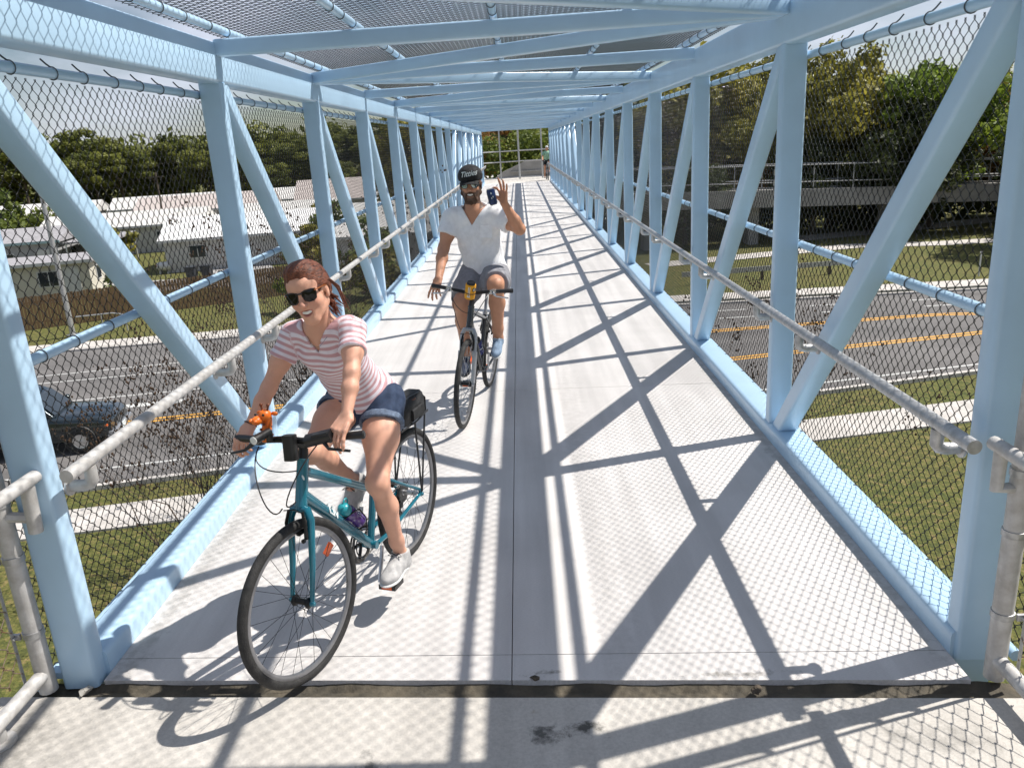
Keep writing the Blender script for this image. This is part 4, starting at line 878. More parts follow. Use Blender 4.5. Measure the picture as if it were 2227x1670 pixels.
# trash bins
M['bin'] = pm('dark bin plastic', (.03, .034, .04), .5)
for x, y, lab in ((-22.6, 53.6, 'dark wheeled trash bin standing left of its twin by the driveway'), (-21.7, 54.0, 'dark wheeled trash bin standing right of its twin by the driveway')):
    e = empty('trash_bin', (x, y, GZ), lab, 'trash bin', 'pair of trash bins by the driveway')
    b_ = MB(); b_.ring_sweep([[Vector((sx * w, sy * w * 1.1, z)) for sx, sy in ((-1, -1), (1, -1), (1, 1), (-1, 1))] for z, w in ((.05, .24), (1.0, .33))]); obj('bin_body', b_, M['bin'], e, local=True)
    obj('lid', MB().box((0, 0, 1.05), (.72, .8, .07)).tube([(-.3, .42, 1.0), (.3, .42, 1.0)], .025, 6), M['bin'], e, local=True)
    for s in (-1, 1): obj('wheel', MB().lathe((s * .3, .3, .12), (s, 0, 0), [(.12, 0), (.12, .05)], 12), M['bin'], e, local=True)
# board fence
fp = [(-36, 35.4), (-26.3, 39.6), (-21.3, 42.4), (-13, 47)]
fe = empty('board_fence', (-26.3, 39.6, GZ), 'brown weathered board fence between the far pavement and the homes', 'fence')
nb = 0; bd = MB().box((0, 0, .86), (.135, .022, 1.72)).mesh('board', M['fence_w'], False)
for (a, b2) in zip(fp[:-1], fp[1:]):
    A = Vector(a); B = Vector(b2); d = B - A; Ln = d.length; an = math.atan2(d.y, d.x)
    k = 0
    while k * .15 < Ln and nb < 250:
        p = A + d * (k * .15 / Ln); o = obj('board', bd, None, fe, local=True); o.location = (p.x + 26.3, p.y - 39.6, random.uniform(-.03, .03)); o.rotation_euler.z = an; k += 1; nb += 1
    for z in (.35, 1.4): o = obj('rail', MB().box((Ln / 2, .05, z), (Ln, .04, .09)), M['fence_w'], fe, local=True); o.location = (A.x + 26.3, A.y - 39.6, 0); o.rotation_euler.z = an
# pole and loop rail
e = empty('light_pole', (-22.2, 37.6, GZ), 'tall grey metal pole on the far pavement left of the road', 'pole')
obj('shaft', MB().tube([(-22.2, 37.6, GZ), (-22.2, 37.6, GZ + 4), (-22.2, 37.6, 2.6)], [.13, .115, .085], 12), M['galv'], e); obj('base_plate', MB().box((-22.2, 37.6, GZ + .13), (.45, .45, .05)), M['galv'], e)
obj('band', MB().lathe((-22.2, 37.6, 1.0), (0, 0, 1), [(.11, 0), (.12, .02), (.12, .16), (.11, .18)], 12), M['galv'], e)
e = empty('loop_rail', (-20.8, 38.0, GZ), 'low bent pipe rail at the foot of the grey pole', 'rail')
obj('pipe', MB().tube([(-22.0, 37.8, GZ + .95), (-20.4, 38.3, GZ + .95), (-20.0, 38.4, GZ + .85), (-19.9, 38.45, GZ + .6), (-19.9, 38.45, GZ)], .035, 8), M['galv'], e); obj('leg', MB().tube([(-20.9, 38.1, GZ), (-20.9, 38.1, GZ + .95)], .03, 8), M['galv'], e)
e = empty('utility_pole', (-41, 92, GZ), 'thin dark utility pole among the white roofs', 'pole'); obj('shaft', MB().tube([(-41, 92, GZ), (-41, 92, GZ + 7)], .1, 8), M['bark'], e); obj('crossarm', MB().box((-41, 92, GZ + 6.5), (1.6, .1, .12)), M['bark'], e)
# switchback ramp on the right
M['ramp'] = pm('ramp concrete', (.30, .29, .275), .9, 0, .12, 1.2, .2, 30)
e = empty('concrete_ramp', (16, 57, GZ), 'long grey concrete ramp on piers with mesh railing right of the bridge', 'ramp')
def rz_(x): return -1.95 - .028 * (x - 10)
mb = MB(); xs = [3, 12, 24, 36, 60]
mb.ring_sweep([[Vector((x, y, rz_(x) + z)) for y, z in ((55.6, -1.05), (55.6, .12), (55.85, .12), (55.85, 0), (58.4, 0), (58.4, .12), (58.65, .12), (58.65, -1.05))] for x in xs]); obj('ramp_deck', mb, M['ramp'], e, smooth=False)
for x in (9, 16.4, 26, 37, 48): obj('pier', MB().box((x, 57.1, (GZ + rz_(x) - 1.05) / 2), (.7, 1.4, rz_(x) - 1.05 - GZ)), M['ramp'], e, smooth=False)
for y in (55.72, 58.5):
    for zz in (.6, 1.72): obj('railing', MB().tube([(x, y, rz_(x) + zz) for x in xs], .035, 8), M['galv'], e)
    for i in range(20): x = 4 + i * 2.7; obj('railing_post', MB().tube([(x, y, rz_(x) + .1), (x, y, rz_(x) + 1.74)], .035, 6), M['galv'], e)
e = empty('guard_rail', (12.5, 42.6, GZ), 'low pale guard rail on the lawn right of the bridge', 'guard rail')
obj('beam', MB().box((13.0, 42.7, GZ + .6), (9, .07, .26), Matrix.Rotation(.12, 3, 'Z')), M['galv'], e)
for i in range(5): x = 9.2 + i * 1.9; obj('leg', MB().box((x, 42.75 + (x - 13) * .12, GZ + .3), (.14, .12, .6)), M['bark'], e)
e = empty('marker_post', (23.3, 40.3, GZ), 'thin white marker post on the verge at the right', 'post'); obj('shaft', MB().tube([(23.3, 40.3, GZ), (23.3, 40.3, GZ + 1.15)], .04, 8), M['trim'], e); obj('cap', MB().ball((23.3, 40.3, GZ + 1.2), .07, 8, 5), M['trim'], e)
# far landing
struct('far_landing', MB().box2(-2.6, 2.6, YE + .32, 51.5, -.34, -.01), 'apron')
fe = empty('landing_fence', (0, 48.8, 0), 'tall galvanized pipe fence across the far landing', 'fence')
PX = [(-2.3, 47.7), (-.95, 48.2), (.15, 48.5), (1.5, 48.2), (2.5, 47.9)]
for i, (x, y) in enumerate(PX): obj('post', MB().tube([(x, y, 0), (x, y, 3.3)], .045 if i != 2 else .055, 8), M['galv'], fe)
for z in (1.02, 1.62, 3.1, .1):
    for a, b2 in zip(PX[:-1], PX[1:]): obj('rail', MB().tube([(*a, z), (*b2, z)], .032, 8), M['galv'], fe)
o = empty('ramp_wall', (0, 51.6, 0), 'grey concrete wall of the ramp behind the far landing', 'wall')
obj('wall_face', MB().add([(-.6, 51.4, -1.5), (7, 51.4, -1.5), (7, 51.4, 1.05), (.6, 51.4, .95), (-.9, 51.4, .35), (-1.5, 51.4, -.1), (-.6, 51.75, -1.5), (7, 51.75, -1.5), (7, 51.75, 1.05), (.6, 51.75, .95), (-.9, 51.75, .35), (-1.5, 51.75, -.1)], [(0, 1, 2, 3, 4, 5), (11, 10, 9, 8, 7, 6), (2, 8, 9, 3), (3, 9, 10, 4), (4, 10, 11, 5), (5, 11, 6, 0), (1, 7, 8, 2), (0, 6, 7, 1)]), M['ramp'], o, smooth=False)
obj('ledge', MB().box2(-.4, 7, 51.3, 51.398, .28, .36), M['ramp'], o, smooth=False)
# ------------------------------------------------------------------ figures: smooth signed-distance bodies turned into one continuous mesh
def sd_cone(p, a, b, ra, rb):
    a = np.asarray(a, np.float32); b = np.asarray(b, np.float32); ba = b - a; L2 = float(ba @ ba) + 1e-12
    h = np.clip(((p - a) @ ba) / L2, 0, 1); d = p - a - h[:, None] * ba
    return np.sqrt(np.einsum('ij,ij->i', d, d)) - (ra + (rb - ra) * h)
def sd_ell(p, c, r, Rm=None):
    q = p - np.asarray(c, np.float32)
    if Rm is not None: q = q @ Rm
    r = np.asarray(r, np.float32); k0 = np.sqrt(((q / r) ** 2).sum(1)); k1 = np.sqrt(((q / (r * r)) ** 2).sum(1)) + 1e-9
    return k0 * (k0 - 1) / k1
def sd_box(p, c, h, rad, Rm=None):
    q = p - np.asarray(c, np.float32)
    if Rm is not None: q = q @ Rm
    q = np.abs(q) - (np.asarray(h, np.float32) - rad)
    return np.sqrt((np.maximum(q, 0) ** 2).sum(1)) + np.minimum(q.max(1), 0) - rad
def smin(a, b, k):
    h = np.maximum(k - np.abs(a - b), 0) / k; return np.minimum(a, b) - h * h * k * .25
class SDF:
    """ordered list of blobs; each is ('add'|'sub', function, smoothing)"""
    def __init__(s): s.ops = []
    def cone(s, a, b, ra, rb, k=.03):
        a = np.asarray(a, float); b = np.asarray(b, float); s.ops.append(('add', lambda p: sd_cone(p, a, b, ra, rb), k, (a + b) / 2, np.linalg.norm(a - b) / 2 + max(ra, rb))); return s
    def chain(s, pts, rs, k=.03):
        for i in range(len(pts) - 1): s.cone(pts[i], pts[i + 1], rs[i], rs[i + 1], k)
        return s
    def ell(s, c, r, R=None, k=.03): s.ops.append(('add', lambda p: sd_ell(p, c, r, R), k, np.asarray(c, float), max(r))); return s
    def box(s, c, h, rad, R=None, k=.01): s.ops.append(('add', lambda p: sd_box(p, c, h, rad, R), k, np.asarray(c, float), float(np.linalg.norm(h)))); return s
    def sub(s, f, k=.01): s.ops.append(('sub', f, k, None, 0)); return s
    def __call__(s, p):
        d = None; lo, hi = p.min(0), p.max(0); pc = (lo + hi) / 2; pr = np.linalg.norm(hi - lo) / 2
        for op, f, k, c, r in s.ops:
            if c is not None and np.linalg.norm(c - pc) > r + pr + .09: continue
            if d is None:
                if op == 'add': d = f(p)
                continue
            e = f(p)
            if op == 'add': d = smin(d, e, k)
            else: d = -smin(-d, e, k)
        return np.full(len(p), .3, np.float32) if d is None else d
def polygonize(f, lo, hi, h, margin=None, lip=1.0):
    lo = np.array(lo, np.float32); hi = np.array(hi, np.float32); B = 8
    nb = np.ceil((hi - lo) / (h * B)).astype(int); n = nb * B + 1
    gx, gy, gz = [lo[i] + (np.arange(nb[i]) + .5) * h * B for i in range(3)]
    cc = np.stack(np.meshgrid(gx, gy, gz, indexing='ij'), -1).reshape(-1, 3).astype(np.float32)
    ci = np.stack(np.meshgrid(*[np.arange(q) for q in nb], indexing='ij'), -1).reshape(-1, 3); gk = (ci // 6); key = (gk[:, 0] * 1000 + gk[:, 1]) * 1000 + gk[:, 2]; od = np.argsort(key, kind='stable'); cut = np.flatnonzero(np.diff(key[od])) + 1
    dc = np.empty(len(cc), np.float32)
    for g_ in np.split(od, cut): dc[g_] = f(cc[g_])
    rad = h * B * .87 * 1.6 + (margin or 0)
    D = np.repeat(np.repeat(np.repeat(np.where(dc > 0, 1., -1.).astype(np.float32).reshape(nb), B, 0), B, 1), B, 2); D = np.pad(D, ((0, 1),) * 3, mode='edge')
    act = np.argwhere(np.abs(dc).reshape(nb) < rad)
    off = np.stack(np.meshgrid(*[np.arange(B)] * 3, indexing='ij'), -1).reshape(-1, 3)
    gk = act // 3; key = (gk[:, 0] * 1000 + gk[:, 1]) * 1000 + gk[:, 2]; od = np.argsort(key, kind='stable'); cut = np.flatnonzero(np.diff(key[od])) + 1
    for g_ in np.split(act[od], cut):
        ix = (g_[:, None, :] * B + off[None]).reshape(-1, 3); D[ix[:, 0], ix[:, 1], ix[:, 2]] = f((lo + ix * h).astype(np.float32))
    sgn = D < 0
    c = np.zeros(tuple(n - 1), np.int8)
    for dx in (0, 1):
        for dy in (0, 1):
            for dz in (0, 1): c += sgn[dx:n[0] - 1 + dx, dy:n[1] - 1 + dy, dz:n[2] - 1 + dz]
    cells = np.argwhere((c > 0) & (c < 8)); idm = np.full(tuple(n - 1), -1, np.int32); idm[cells[:, 0], cells[:, 1], cells[:, 2]] = np.arange(len(cells))
    acc = np.zeros((len(cells), 3), np.float32); cnt = np.zeros(len(cells), np.float32)
    cor = [(a, b, c_) for a in (0, 1) for b in (0, 1) for c_ in (0, 1)]
    for a in cor:
        for ax in range(3):
            if a[ax]: continue
            b = list(a); b[ax] = 1; A = cells + np.array(a); Bc = cells + np.array(b)
            da = D[A[:, 0], A[:, 1], A[:, 2]]; db = D[Bc[:, 0], Bc[:, 1], Bc[:, 2]]; m = (da < 0) != (db < 0); t_ = da[m] / (da[m] - db[m])
            q = np.tile(np.array(a, np.float32), (m.sum(), 1)); q[:, ax] = t_; acc[m] += q; cnt[m] += 1
    V = lo + (cells + acc / cnt[:, None]) * h
    Q = []
    for ax in range(3):
        sl0 = [slice(None)] * 3; sl1 = [slice(None)] * 3; sl0[ax] = slice(0, -1); sl1[ax] = slice(1, None)
        s0 = sgn[tuple(sl0)]; s1 = sgn[tuple(sl1)]; e = np.argwhere(s0 != s1); u, w = [(1, 2), (2, 0), (0, 1)][ax]
        e = e[(e[:, u] > 0) & (e[:, w] > 0) & (e[:, u] < n[u] - 1) & (e[:, w] < n[w] - 1)]
        def cid(du, dw): q = e.copy(); q[:, u] -= du; q[:, w] -= dw; return idm[q[:, 0], q[:, 1], q[:, 2]]
        q4 = np.stack([cid(1, 1), cid(0, 1), cid(0, 0), cid(1, 0)], 1); fl = s0[e[:, 0], e[:, 1], e[:, 2]]; q4[~fl] = q4[~fl][:, ::-1]; Q.append(q4)
    Q = np.concatenate(Q); Q = Q[(Q >= 0).all(1)]
    # one light smoothing pass
    a = np.concatenate([Q[:, i] for i in range(4)] + [Q[:, (i + 1) % 4] for i in range(4)]); b = np.concatenate([Q[:, (i + 1) % 4] for i in range(4)] + [Q[:, i] for i in range(4)])
    S = np.stack([np.bincount(a, V[b, j], len(V)) for j in range(3)], 1); Cn = np.bincount(a, minlength=len(V)).astype(float)
    V = V * .5 + .5 * S / np.maximum(Cn, 1)[:, None]
    return V, Q
def fold(p, amp, fr, seed=0):
    """gentle cloth wrinkles"""
    x, y, z = p[:, 0], p[:, 1], p[:, 2]
    return amp * (np.sin(fr * (x * 1.3 + z * .9) + 2.1 * np.sin(fr * .6 * (y + z * .4) + seed)) * .6 + np.sin(fr * 1.9 * (z * .8 - y * .9) + 1.7 * np.sin(fr * .8 * x + seed * 2)) * .4)
def sdf_obj(name, f, lo, hi, h, mat, parent, attr=None, margin=None, **k):
    V, Q = polygonize(f, lo, hi, h, margin); me = np_mesh(name, V, Q, mat)
    if attr is not None:
        at = me.attributes.new('stripe', 'FLOAT', 'POINT'); at.data.foreach_set('value', attr(V.astype(np.float32)).astype(np.float32))
    o = obj(name, me, None, parent, local=True, **k); return o
def unit(v): v = np.asarray(v, float); return v / np.linalg.norm(v)
def basis(fwd, up):
    f = unit(fwd); u = np.asarray(up, float); u = unit(u - f * (u @ f)); l = np.cross(u, f); return np.stack([f, l, u], 1).astype(np.float32)   # columns: forward, left, up

def hand(S, wrist, mid, normal, curl, side, spread=.0, sc=1.0, thumb=None, k=.006):
    """palm and five jointed fingers. mid: direction of the middle finger at the palm, normal: back of the hand, side +1: thumb lies at +cross(mid, normal)*side"""
    w = np.asarray(wrist, float); d = unit(mid); n = np.asarray(normal, float); n = unit(n - d * (n @ d)); t = unit(np.cross(d, n)) * side
    pl, pw = .088 * sc, .040 * sc
    for i, o in enumerate((.85, .3, -.25, -.8)):
        S.chain([w + t * o * pw * .5, w + d * pl * (.97 - .07 * abs(i - 1.2)) + t * o * pw], [.0155 * sc, .0115 * sc], .012)
    lens = [(.040, .024, .020), (.045, .028, .021), (.041, .026, .020), (.032, .020, .018)]
    for i, o in enumerate((.85, .3, -.25, -.8)):
        p = w + d * pl * (.97 - .07 * abs(i - 1.2)) + t * o * pw; dd = unit(d + t * o * spread); nn = n.copy(); r = .0092 * sc * (1, 1.04, 1, .88)[i]
        c3 = curl[i] if hasattr(curl[0], '__len__') else curl
        for j, (Lf, cu) in enumerate(zip(lens[i], c3)):
            ax = unit(np.cross(nn, dd)); a = cu; R = lambda v: v * math.cos(a) + np.cross(ax, v) * math.sin(a) + ax * (ax @ v) * (1 - math.cos(a))
            # rotate towards the palm (away from the back of the hand)
            d2 = dd * math.cos(a) - nn * math.sin(a); nn = nn * math.cos(a) + dd * math.sin(a); dd = unit(d2); q = p + dd * Lf * sc; S.cone(p, q, r * (1 - .06 * j), r * (.94 - .09 * j), k); p = q
    th = thumb if thumb is not None else [unit(d * .45 + t * .8 - n * .35), unit(d * .85 + t * .35 - n * .4), unit(d * .95 + t * .05 - n * .45)]
    p = w + d * .018 * sc + t * pw * .75
    for j, (dv, Lf) in enumerate(zip(th, (.042, .032, .026))):
        q = p + np.asarray(dv) * Lf * sc; S.cone(p, q, (.0135, .0115, .0105)[j] * sc, (.0115, .0105, .0085)[j] * sc, .010 if j == 0 else k); p = q
def head(S, c, R, sc=1.0, male=False, smile=True):
    """c: centre between the ears, R columns forward,left,up"""
    g = lambda x, y, z: (np.asarray(c) + (R @ (np.array([x, y, z]) * sc)))
    e = lambda x, y, z, r, k=.02: S.ell(g(x, y, z), tuple(np.array(r) * sc), R, k)
    e(-.012, 0, .040, (.094, .074, .080), .02); e(.030, 0, -.020, (.062, .060, .085), .03)
    e(.034, 0, .045, (.060, .060, .050), .03)
    for s in (-1, 1):
        e(.058, s * .036, -.024, (.030, .024, .024), .025); S.cone(g(-.004, s * .056, -.050), g(.062, s * .014, -.098), (.017 if male else .014) * sc, .017 * sc, .03)
        e(.068, s * .031, .014, (.020, .024, .010), .014)
        e(-.008, s * .075, -.002, (.017, .007, .029), .008); e(-.002, s * .076, -.026, (.009, .006, .011), .006)
    e(.068, 0, -.100, (.018, .021, .015), .025); e(.075, 0, -.062, (.020, .030, .020), .022)
    S.cone(g(.086, 0, .012), g(.106, 0, -.022), .008 * sc, .0105 * sc, .012); e(.107, 0, -.027, (.011, .0115, .009), .008)
    for s in (-1, 1): e(.096, s * .012, -.030, (.010, .007, .007), .007)
    # lips, slightly parted
    mw = .030 if smile else .022
    for s in (-1, 1):
        S.cone(g(.0925, 0, -.054), g(.080, s * mw, -.050), .0062 * sc, .003 * sc, .005); S.cone(g(.090, 0, -.076), g(.080, s * mw, -.052), .0070 * sc, .003 * sc, .005)
    S.sub(lambda p: sd_ell(p, g(.095, 0, -.0625), tuple(np.array((.017, .0285, .0120)) * sc), R), .003)
    return g
def skin_mat(name, base, flush, lip):
    m = pm(name, base, .54, 0, .035, 22, .15, 420, world=False); t, b, mxn = nodes(m); b.inputs['Subsurface Weight'].default_value = .08; b.inputs['Subsurface Radius'].default_value = (.012, .004, .002); b.inputs['Subsurface Scale'].default_value = 1.0
    a = t.nodes.new('ShaderNodeAttribute'); a.attribute_name = 'stripe'
    mu = t.nodes.new('ShaderNodeMix'); mu.data_type = 'RGBA'; mu.inputs[7].default_value = (*lip, 1); cl = t.nodes.new('ShaderNodeClamp'); t.links.new(a.outputs['Fac'], cl.inputs['Value'])
    t.links.new(cl.outputs['Result'], mu.inputs[0]); t.links.new(mxn.outputs[2], mu.inputs[6]); t.links.new(mu.outputs[2], b.inputs['Base Color'])
    return m
M['teeth'] = pm('teeth', (.80, .78, .73), .25, 0, .03, 60, world=False)
M['shade_lens'] = pm('dark lens', (.004, .004, .005), .12, 0, .05, 10, spec=.35, world=False)
M['mirror_lens'] = pm('mirrored lens', (.35, .42, .42), .08, .9, .2, 25, world=False)
M['tort'] = pm('orange tortoise plastic', (.55, .16, .03), .3, 0, .2, 60, coat=.5, world=False, col2=(.12, .04, .02))
M['mouth'] = pm('mouth inside', (.10, .015, .012), .6, world=False)
def local_mb(mb, g0, R, sc=1.0):
    mb.v = [tuple(np.asarray(g0) + R @ (np.array(v) * sc)) for v in mb.v]; return mb
def sunglasses(par, c, R, sc, lens, rimm, temple, w=.050, h=.040):
    g = lambda mb: local_mb(mb, c, R, sc)
    fr = MB()
    root = obj('sunglasses', g(MB().tube([(.100, -.014, .020), (.108, 0, .024), (.100, .014, .020)], .0035, 6)), M[rimm], par, local=True)
    for s in (-1, 1):
        prof = []
        for y, z in ((-.5, .42), (-.2, .5), (.25, .5), (.52, .44), (.5, .1), (.4, -.35), (.18, -.5), (-.15, -.5), (-.38, -.34), (-.5, .05)):
            yy = s * (.037 + y * w); prof.append(Vector((.096 - .35 * max(0, abs(yy) - .02), yy, .006 + z * h)))
        cen = Vector((.0945, s * .037, .006)); mbl = MB(); n = len(prof)
        mbl.add([p + Vector((.002, 0, 0)) for p in prof] + [cen + Vector((.004, 0, 0))], [(i, (i + 1) % n, n) if s > 0 else ((i + 1) % n, i, n) for i in range(n)])
        o = obj('lens', g(mbl), M[lens], None); o.parent = root
        o = obj('rim', g(MB().tube(prof, .0032, 6, close=True)), M[rimm], None); o.parent = root
        o = obj('temple', g(MB().tube([(.086, s * .062, .022), (.07, s * .074, .022), (.02, s * .079, .018), (-.015, s * .081, .012), (-.035, s * .078, -.008)], [.005, .0048, .004, .0035, .003], 6, flat=.5)), M[temple], None); o.parent = root
    return root
def mouth_parts(par, c, R, sc):
    g = lambda mb: local_mb(mb, c, R, sc)
    n = 9; mb = MB(); top = [Vector((.0915 - .0085 * (i / (n - 1) * 2 - 1) ** 2, (i / (n - 1) * 2 - 1) * .026, -.0552 + .003 * (i / (n - 1) * 2 - 1) ** 2)) for i in range(n)]
    mb.add(top + [p + Vector((-.001, 0, -.0125 * (1 - .45 * (i / (n - 1) * 2 - 1) ** 2))) for i, p in enumerate(top)], [(i, n + i, n + i + 1, i + 1) for i in range(n - 1)])
    obj('teeth', g(mb), M['teeth'], par, local=True)
    obj('mouth_cavity', g(MB().ball((.072, 0, -.064), (.008, .0215, .010), 12, 8)), M['mouth'], par, local=True)
def shoe(par, ankle, toe_dir, up, mats, L_=.26, h=.0045):
    """shoe with sole and laces; ankle joint above the heel"""
    R = basis(toe_dir, up); a = np.asarray(ankle, float); f, l, u = R[:, 0], R[:, 1], R[:, 2]; P0 = a - u * .075 - f * .05
    S = SDF(); g = lambda x, y, z: P0 + f * x + l * y + u * z
    S.cone(g(.03, 0, .035), g(.10, 0, .035), .036, .037, .02).ell(g(.175, .003, .028), (.072, .044, .030), R, .03).cone(g(.04, 0, .03), g(.045, 0, .085), .037, .040, .03).cone(g(.06, 0, .07), g(.15, 0, .045), .034, .028, .03)
    S.sub(lambda p: (np.asarray(p) - P0) @ u - .012, .004); S.sub(lambda p: .098 - (np.asarray(p) - P0) @ u, .006)
    lo = np.min([g(x, y, z) for x in (-.05, .28) for y in (-.07, .07) for z in (-.03, .13)], 0); hi = np.max([g(x, y, z) for x in (-.05, .28) for y in (-.07, .07) for z in (-.03, .13)], 0)
    so = sdf_obj('shoe', S, lo, hi, h, mats[0], par)
    T = SDF(); T.box(g(.03, 0, .008), (.035, .034, .011), .010, R).box(g(.10, 0, .008), (.05, .037, .011), .010, R, .02).ell(g(.178, .003, .008), (.078, .047, .012), R, .02)
    T.sub(lambda p: (np.asarray(p) - P0) @ u + .004, .003)
    o = sdf_obj('sole', T, lo, hi, h, mats[1], par); o.parent = so
    lc = MB()
    for i in range(4):
        x = .105 + i * .017; z = .083 - i * .010; lc.tube([g(x, -.022, z - .012), g(x + .006, 0, z + .0), g(x, .022, z - .012)], .0026, 5)
    for s in (-1, 1): lc.tube([g(.10, 0, .092), g(.108, s * .018, .108), g(.115, s * .034, .098), g(.106, s * .014, .09)], .0022, 5)
    o = obj('laces', lc, mats[2], None); o.parent = so
    return so

# ---------------- the woman
wom = empty('person', label='woman in pink striped tee, denim shorts and dark sunglasses on the teal bicycle', cat='person', mat=FWm)
wskin = skin_mat('fair skin', (.72, .385, .265), None, (.50, .14, .12))
M['denim'] = pm('dark denim', (.035, .06, .12), .85, 0, .2, 25, .3, 400, world=False, col2=(.02, .035, .075)); M['denim_in'] = pm('turned-up denim', (.16, .21, .30), .9, 0, .2, 60, .4, 300, world=False)
# joints
hipL, hipR = np.array([.295, .058, .955]), np.array([.30, -.122, .96]); kneL, knekR = np.array([.585, .145, .675]), np.array([.665, -.125, .835])
ankL, ankR = np.array([.435, .145, .236]), np.array([.325, -.125, .545])
shL, shR = np.array([.605, .118, 1.375]), np.array([.605, -.178, 1.345]); elL, elR = np.array([.765, .180, 1.235]), np.array([.705, -.262, 1.135]); wrL, wrR = np.array([.882, .205, 1.100]), np.array([.815, -.303, 1.000])
pel = np.array([.29, -.034, .975]); wst = np.array([.385, -.055, 1.105]); che = np.array([.525, -.035, 1.26]); nkb = np.array([.62, -.032, 1.39])
hc = np.array([.688, -.018, 1.548]); 
yawh = .20; tilt = -.20; pit = -.10
hf = np.array([math.cos(yawh) * math.cos(pit), math.sin(yawh) * math.cos(pit), -math.sin(-pit) * 1.0]); hu = np.array([.08, tilt, 1.0]); RH = basis(hf, hu)
taxis = unit(nkb - wst)
def w_torso(S, inf=0.0):
    S.ell(pel, (.125 + inf, .158 + inf, .115 + inf), None, .05); S.ell(pel + np.array([-.03, 0, -.03]), (.115 + inf, .150 + inf, .09 + inf), None, .05)
    S.cone(pel + np.array([.03, -.01, .05]), wst, .112 + inf, .096 + inf, .06); S.cone(wst + np.array([0, -.028, 0]), che + np.array([0, -.032, 0]), .080 + inf, .086 + inf, .05); S.cone(wst + np.array([0, .028, 0]), che + np.array([0, .032, 0]), .080 + inf, .086 + inf, .05)
    S.cone(che, nkb - taxis * .02, .09 + inf, .058 + inf, .06); S.cone(shL * .86 + nkb * .14, shR * .86 + nkb * .14, .047 + inf, .047 + inf, .05)
    for s in (-1, 1): S.ell(che + np.array([.062, s * .058 + 0, .002]), (.048 + inf, .050 + inf, .048 + inf), None, .03)
    return S
def w_upper(S, inf=0.0, which=(0, 1)):
    for i in which: a_, b_ = ((shL, elL), (shR, elR))[i]; S.chain([a_, a_ * .5 + b_ * .5, b_], [.044 + inf, .039 + inf, .032 + inf], .035)
    return S
def w_thigh(S, inf=0.0, which=(0, 1)):
    for i in which: a_, b_ = ((hipL, kneL), (hipR, knekR))[i]; S.chain([a_, a_ * .55 + b_ * .45, b_], [.092 + inf, .076 + inf, .047 + inf], .05)
    return S
S = SDF(); w_torso(S); w_upper(S); w_thigh(S)
for s_, e_, w_ in ((shL, elL, wrL), (shR, elR, wrR)): S.chain([e_, e_ * .65 + w_ * .35, w_], [.032, .0315, .0215], .02)
for k_, a_ in ((kneL, ankL), (knekR, ankR)):
    d_ = unit(a_ - k_); back = np.cross(np.array([0, 1, 0]), d_); S.ell(k_ + np.array([.012, 0, 0]), (.043, .041, .047), None, .03)
    S.chain([k_, k_ * .66 + a_ * .34 + back * (-.014 if (np.dot(back, [1, 0, 0]) > 0) else .014), k_ * .2 + a_ * .8, a_], [.044, .047, .031, .029], .03)
for a_ in (ankL,): S.cone(a_, a_ + np.array([.0, 0, -.04]), .034, .032, .02)
S.cone(ankR, ankR + np.array([.03, 0, -.03]), .034, .03, .02)
S.cone(nkb - taxis * .03, hc + RH @ np.array([-.018, 0, -.05]), .052, .050, .035)
hg = head(S, hc, RH, .98)
# hands resting on the bar
hand(S, wrL, (.80, -.10, -.50), (.50, -.05, .80), [(.35, .35, .25), (.55, .45, .3), (.60, .5, .35), (.60, .55, .4)], -1, .12, .93, thumb=[unit((.25, -.75, -.55)), unit((.25, -.75, -.6)), unit((.2, -.7, -.65))])
hand(S, wrR, (.62, -.06, -.45), (.48, -.05, .78), [(.5, .75, .45), (.55, .85, .5), (.6, .85, .5), (.65, .85, .5)], 1, .05, .93, thumb=[unit((.15, .75, -.5)), unit((.25, .8, -.5)), unit((.2, .85, -.5))])
def lipmask(p):
    c1 = hg(.090, 0, -.064); q = (p - c1) @ RH; d = (q[:, 1] / .0285) ** 2 + ((q[:, 2] - .010 * (q[:, 1] / .027) ** 2) / .0145) ** 2
    m_ = .75 * np.clip((1.0 - d) * 4, 0, 1) * (q[:, 0] > -.022)
    # sun-flushed cheeks and nose
    for s in (-1, 1):
        q2 = (p - hg(.075, s * .038, -.022)) @ RH; m_ = np.maximum(m_, .42 * np.exp(-(q2 ** 2).sum(1) / .0006))
    q2 = (p - hg(.10, 0, -.02)) @ RH; m_ = np.maximum(m_, .38 * np.exp(-(q2 ** 2).sum(1) / .0004))
    return m_
sdf_obj('body', S, (.0, -.46, .15), (1.12, .42, 1.72), .0045, wskin, wom, attr=lipmask)
mouth_parts(wom, hc, RH, .98)
sunglasses(wom, hc, RH, .98, 'shade_lens', 'black', 'tort', .054, .046)
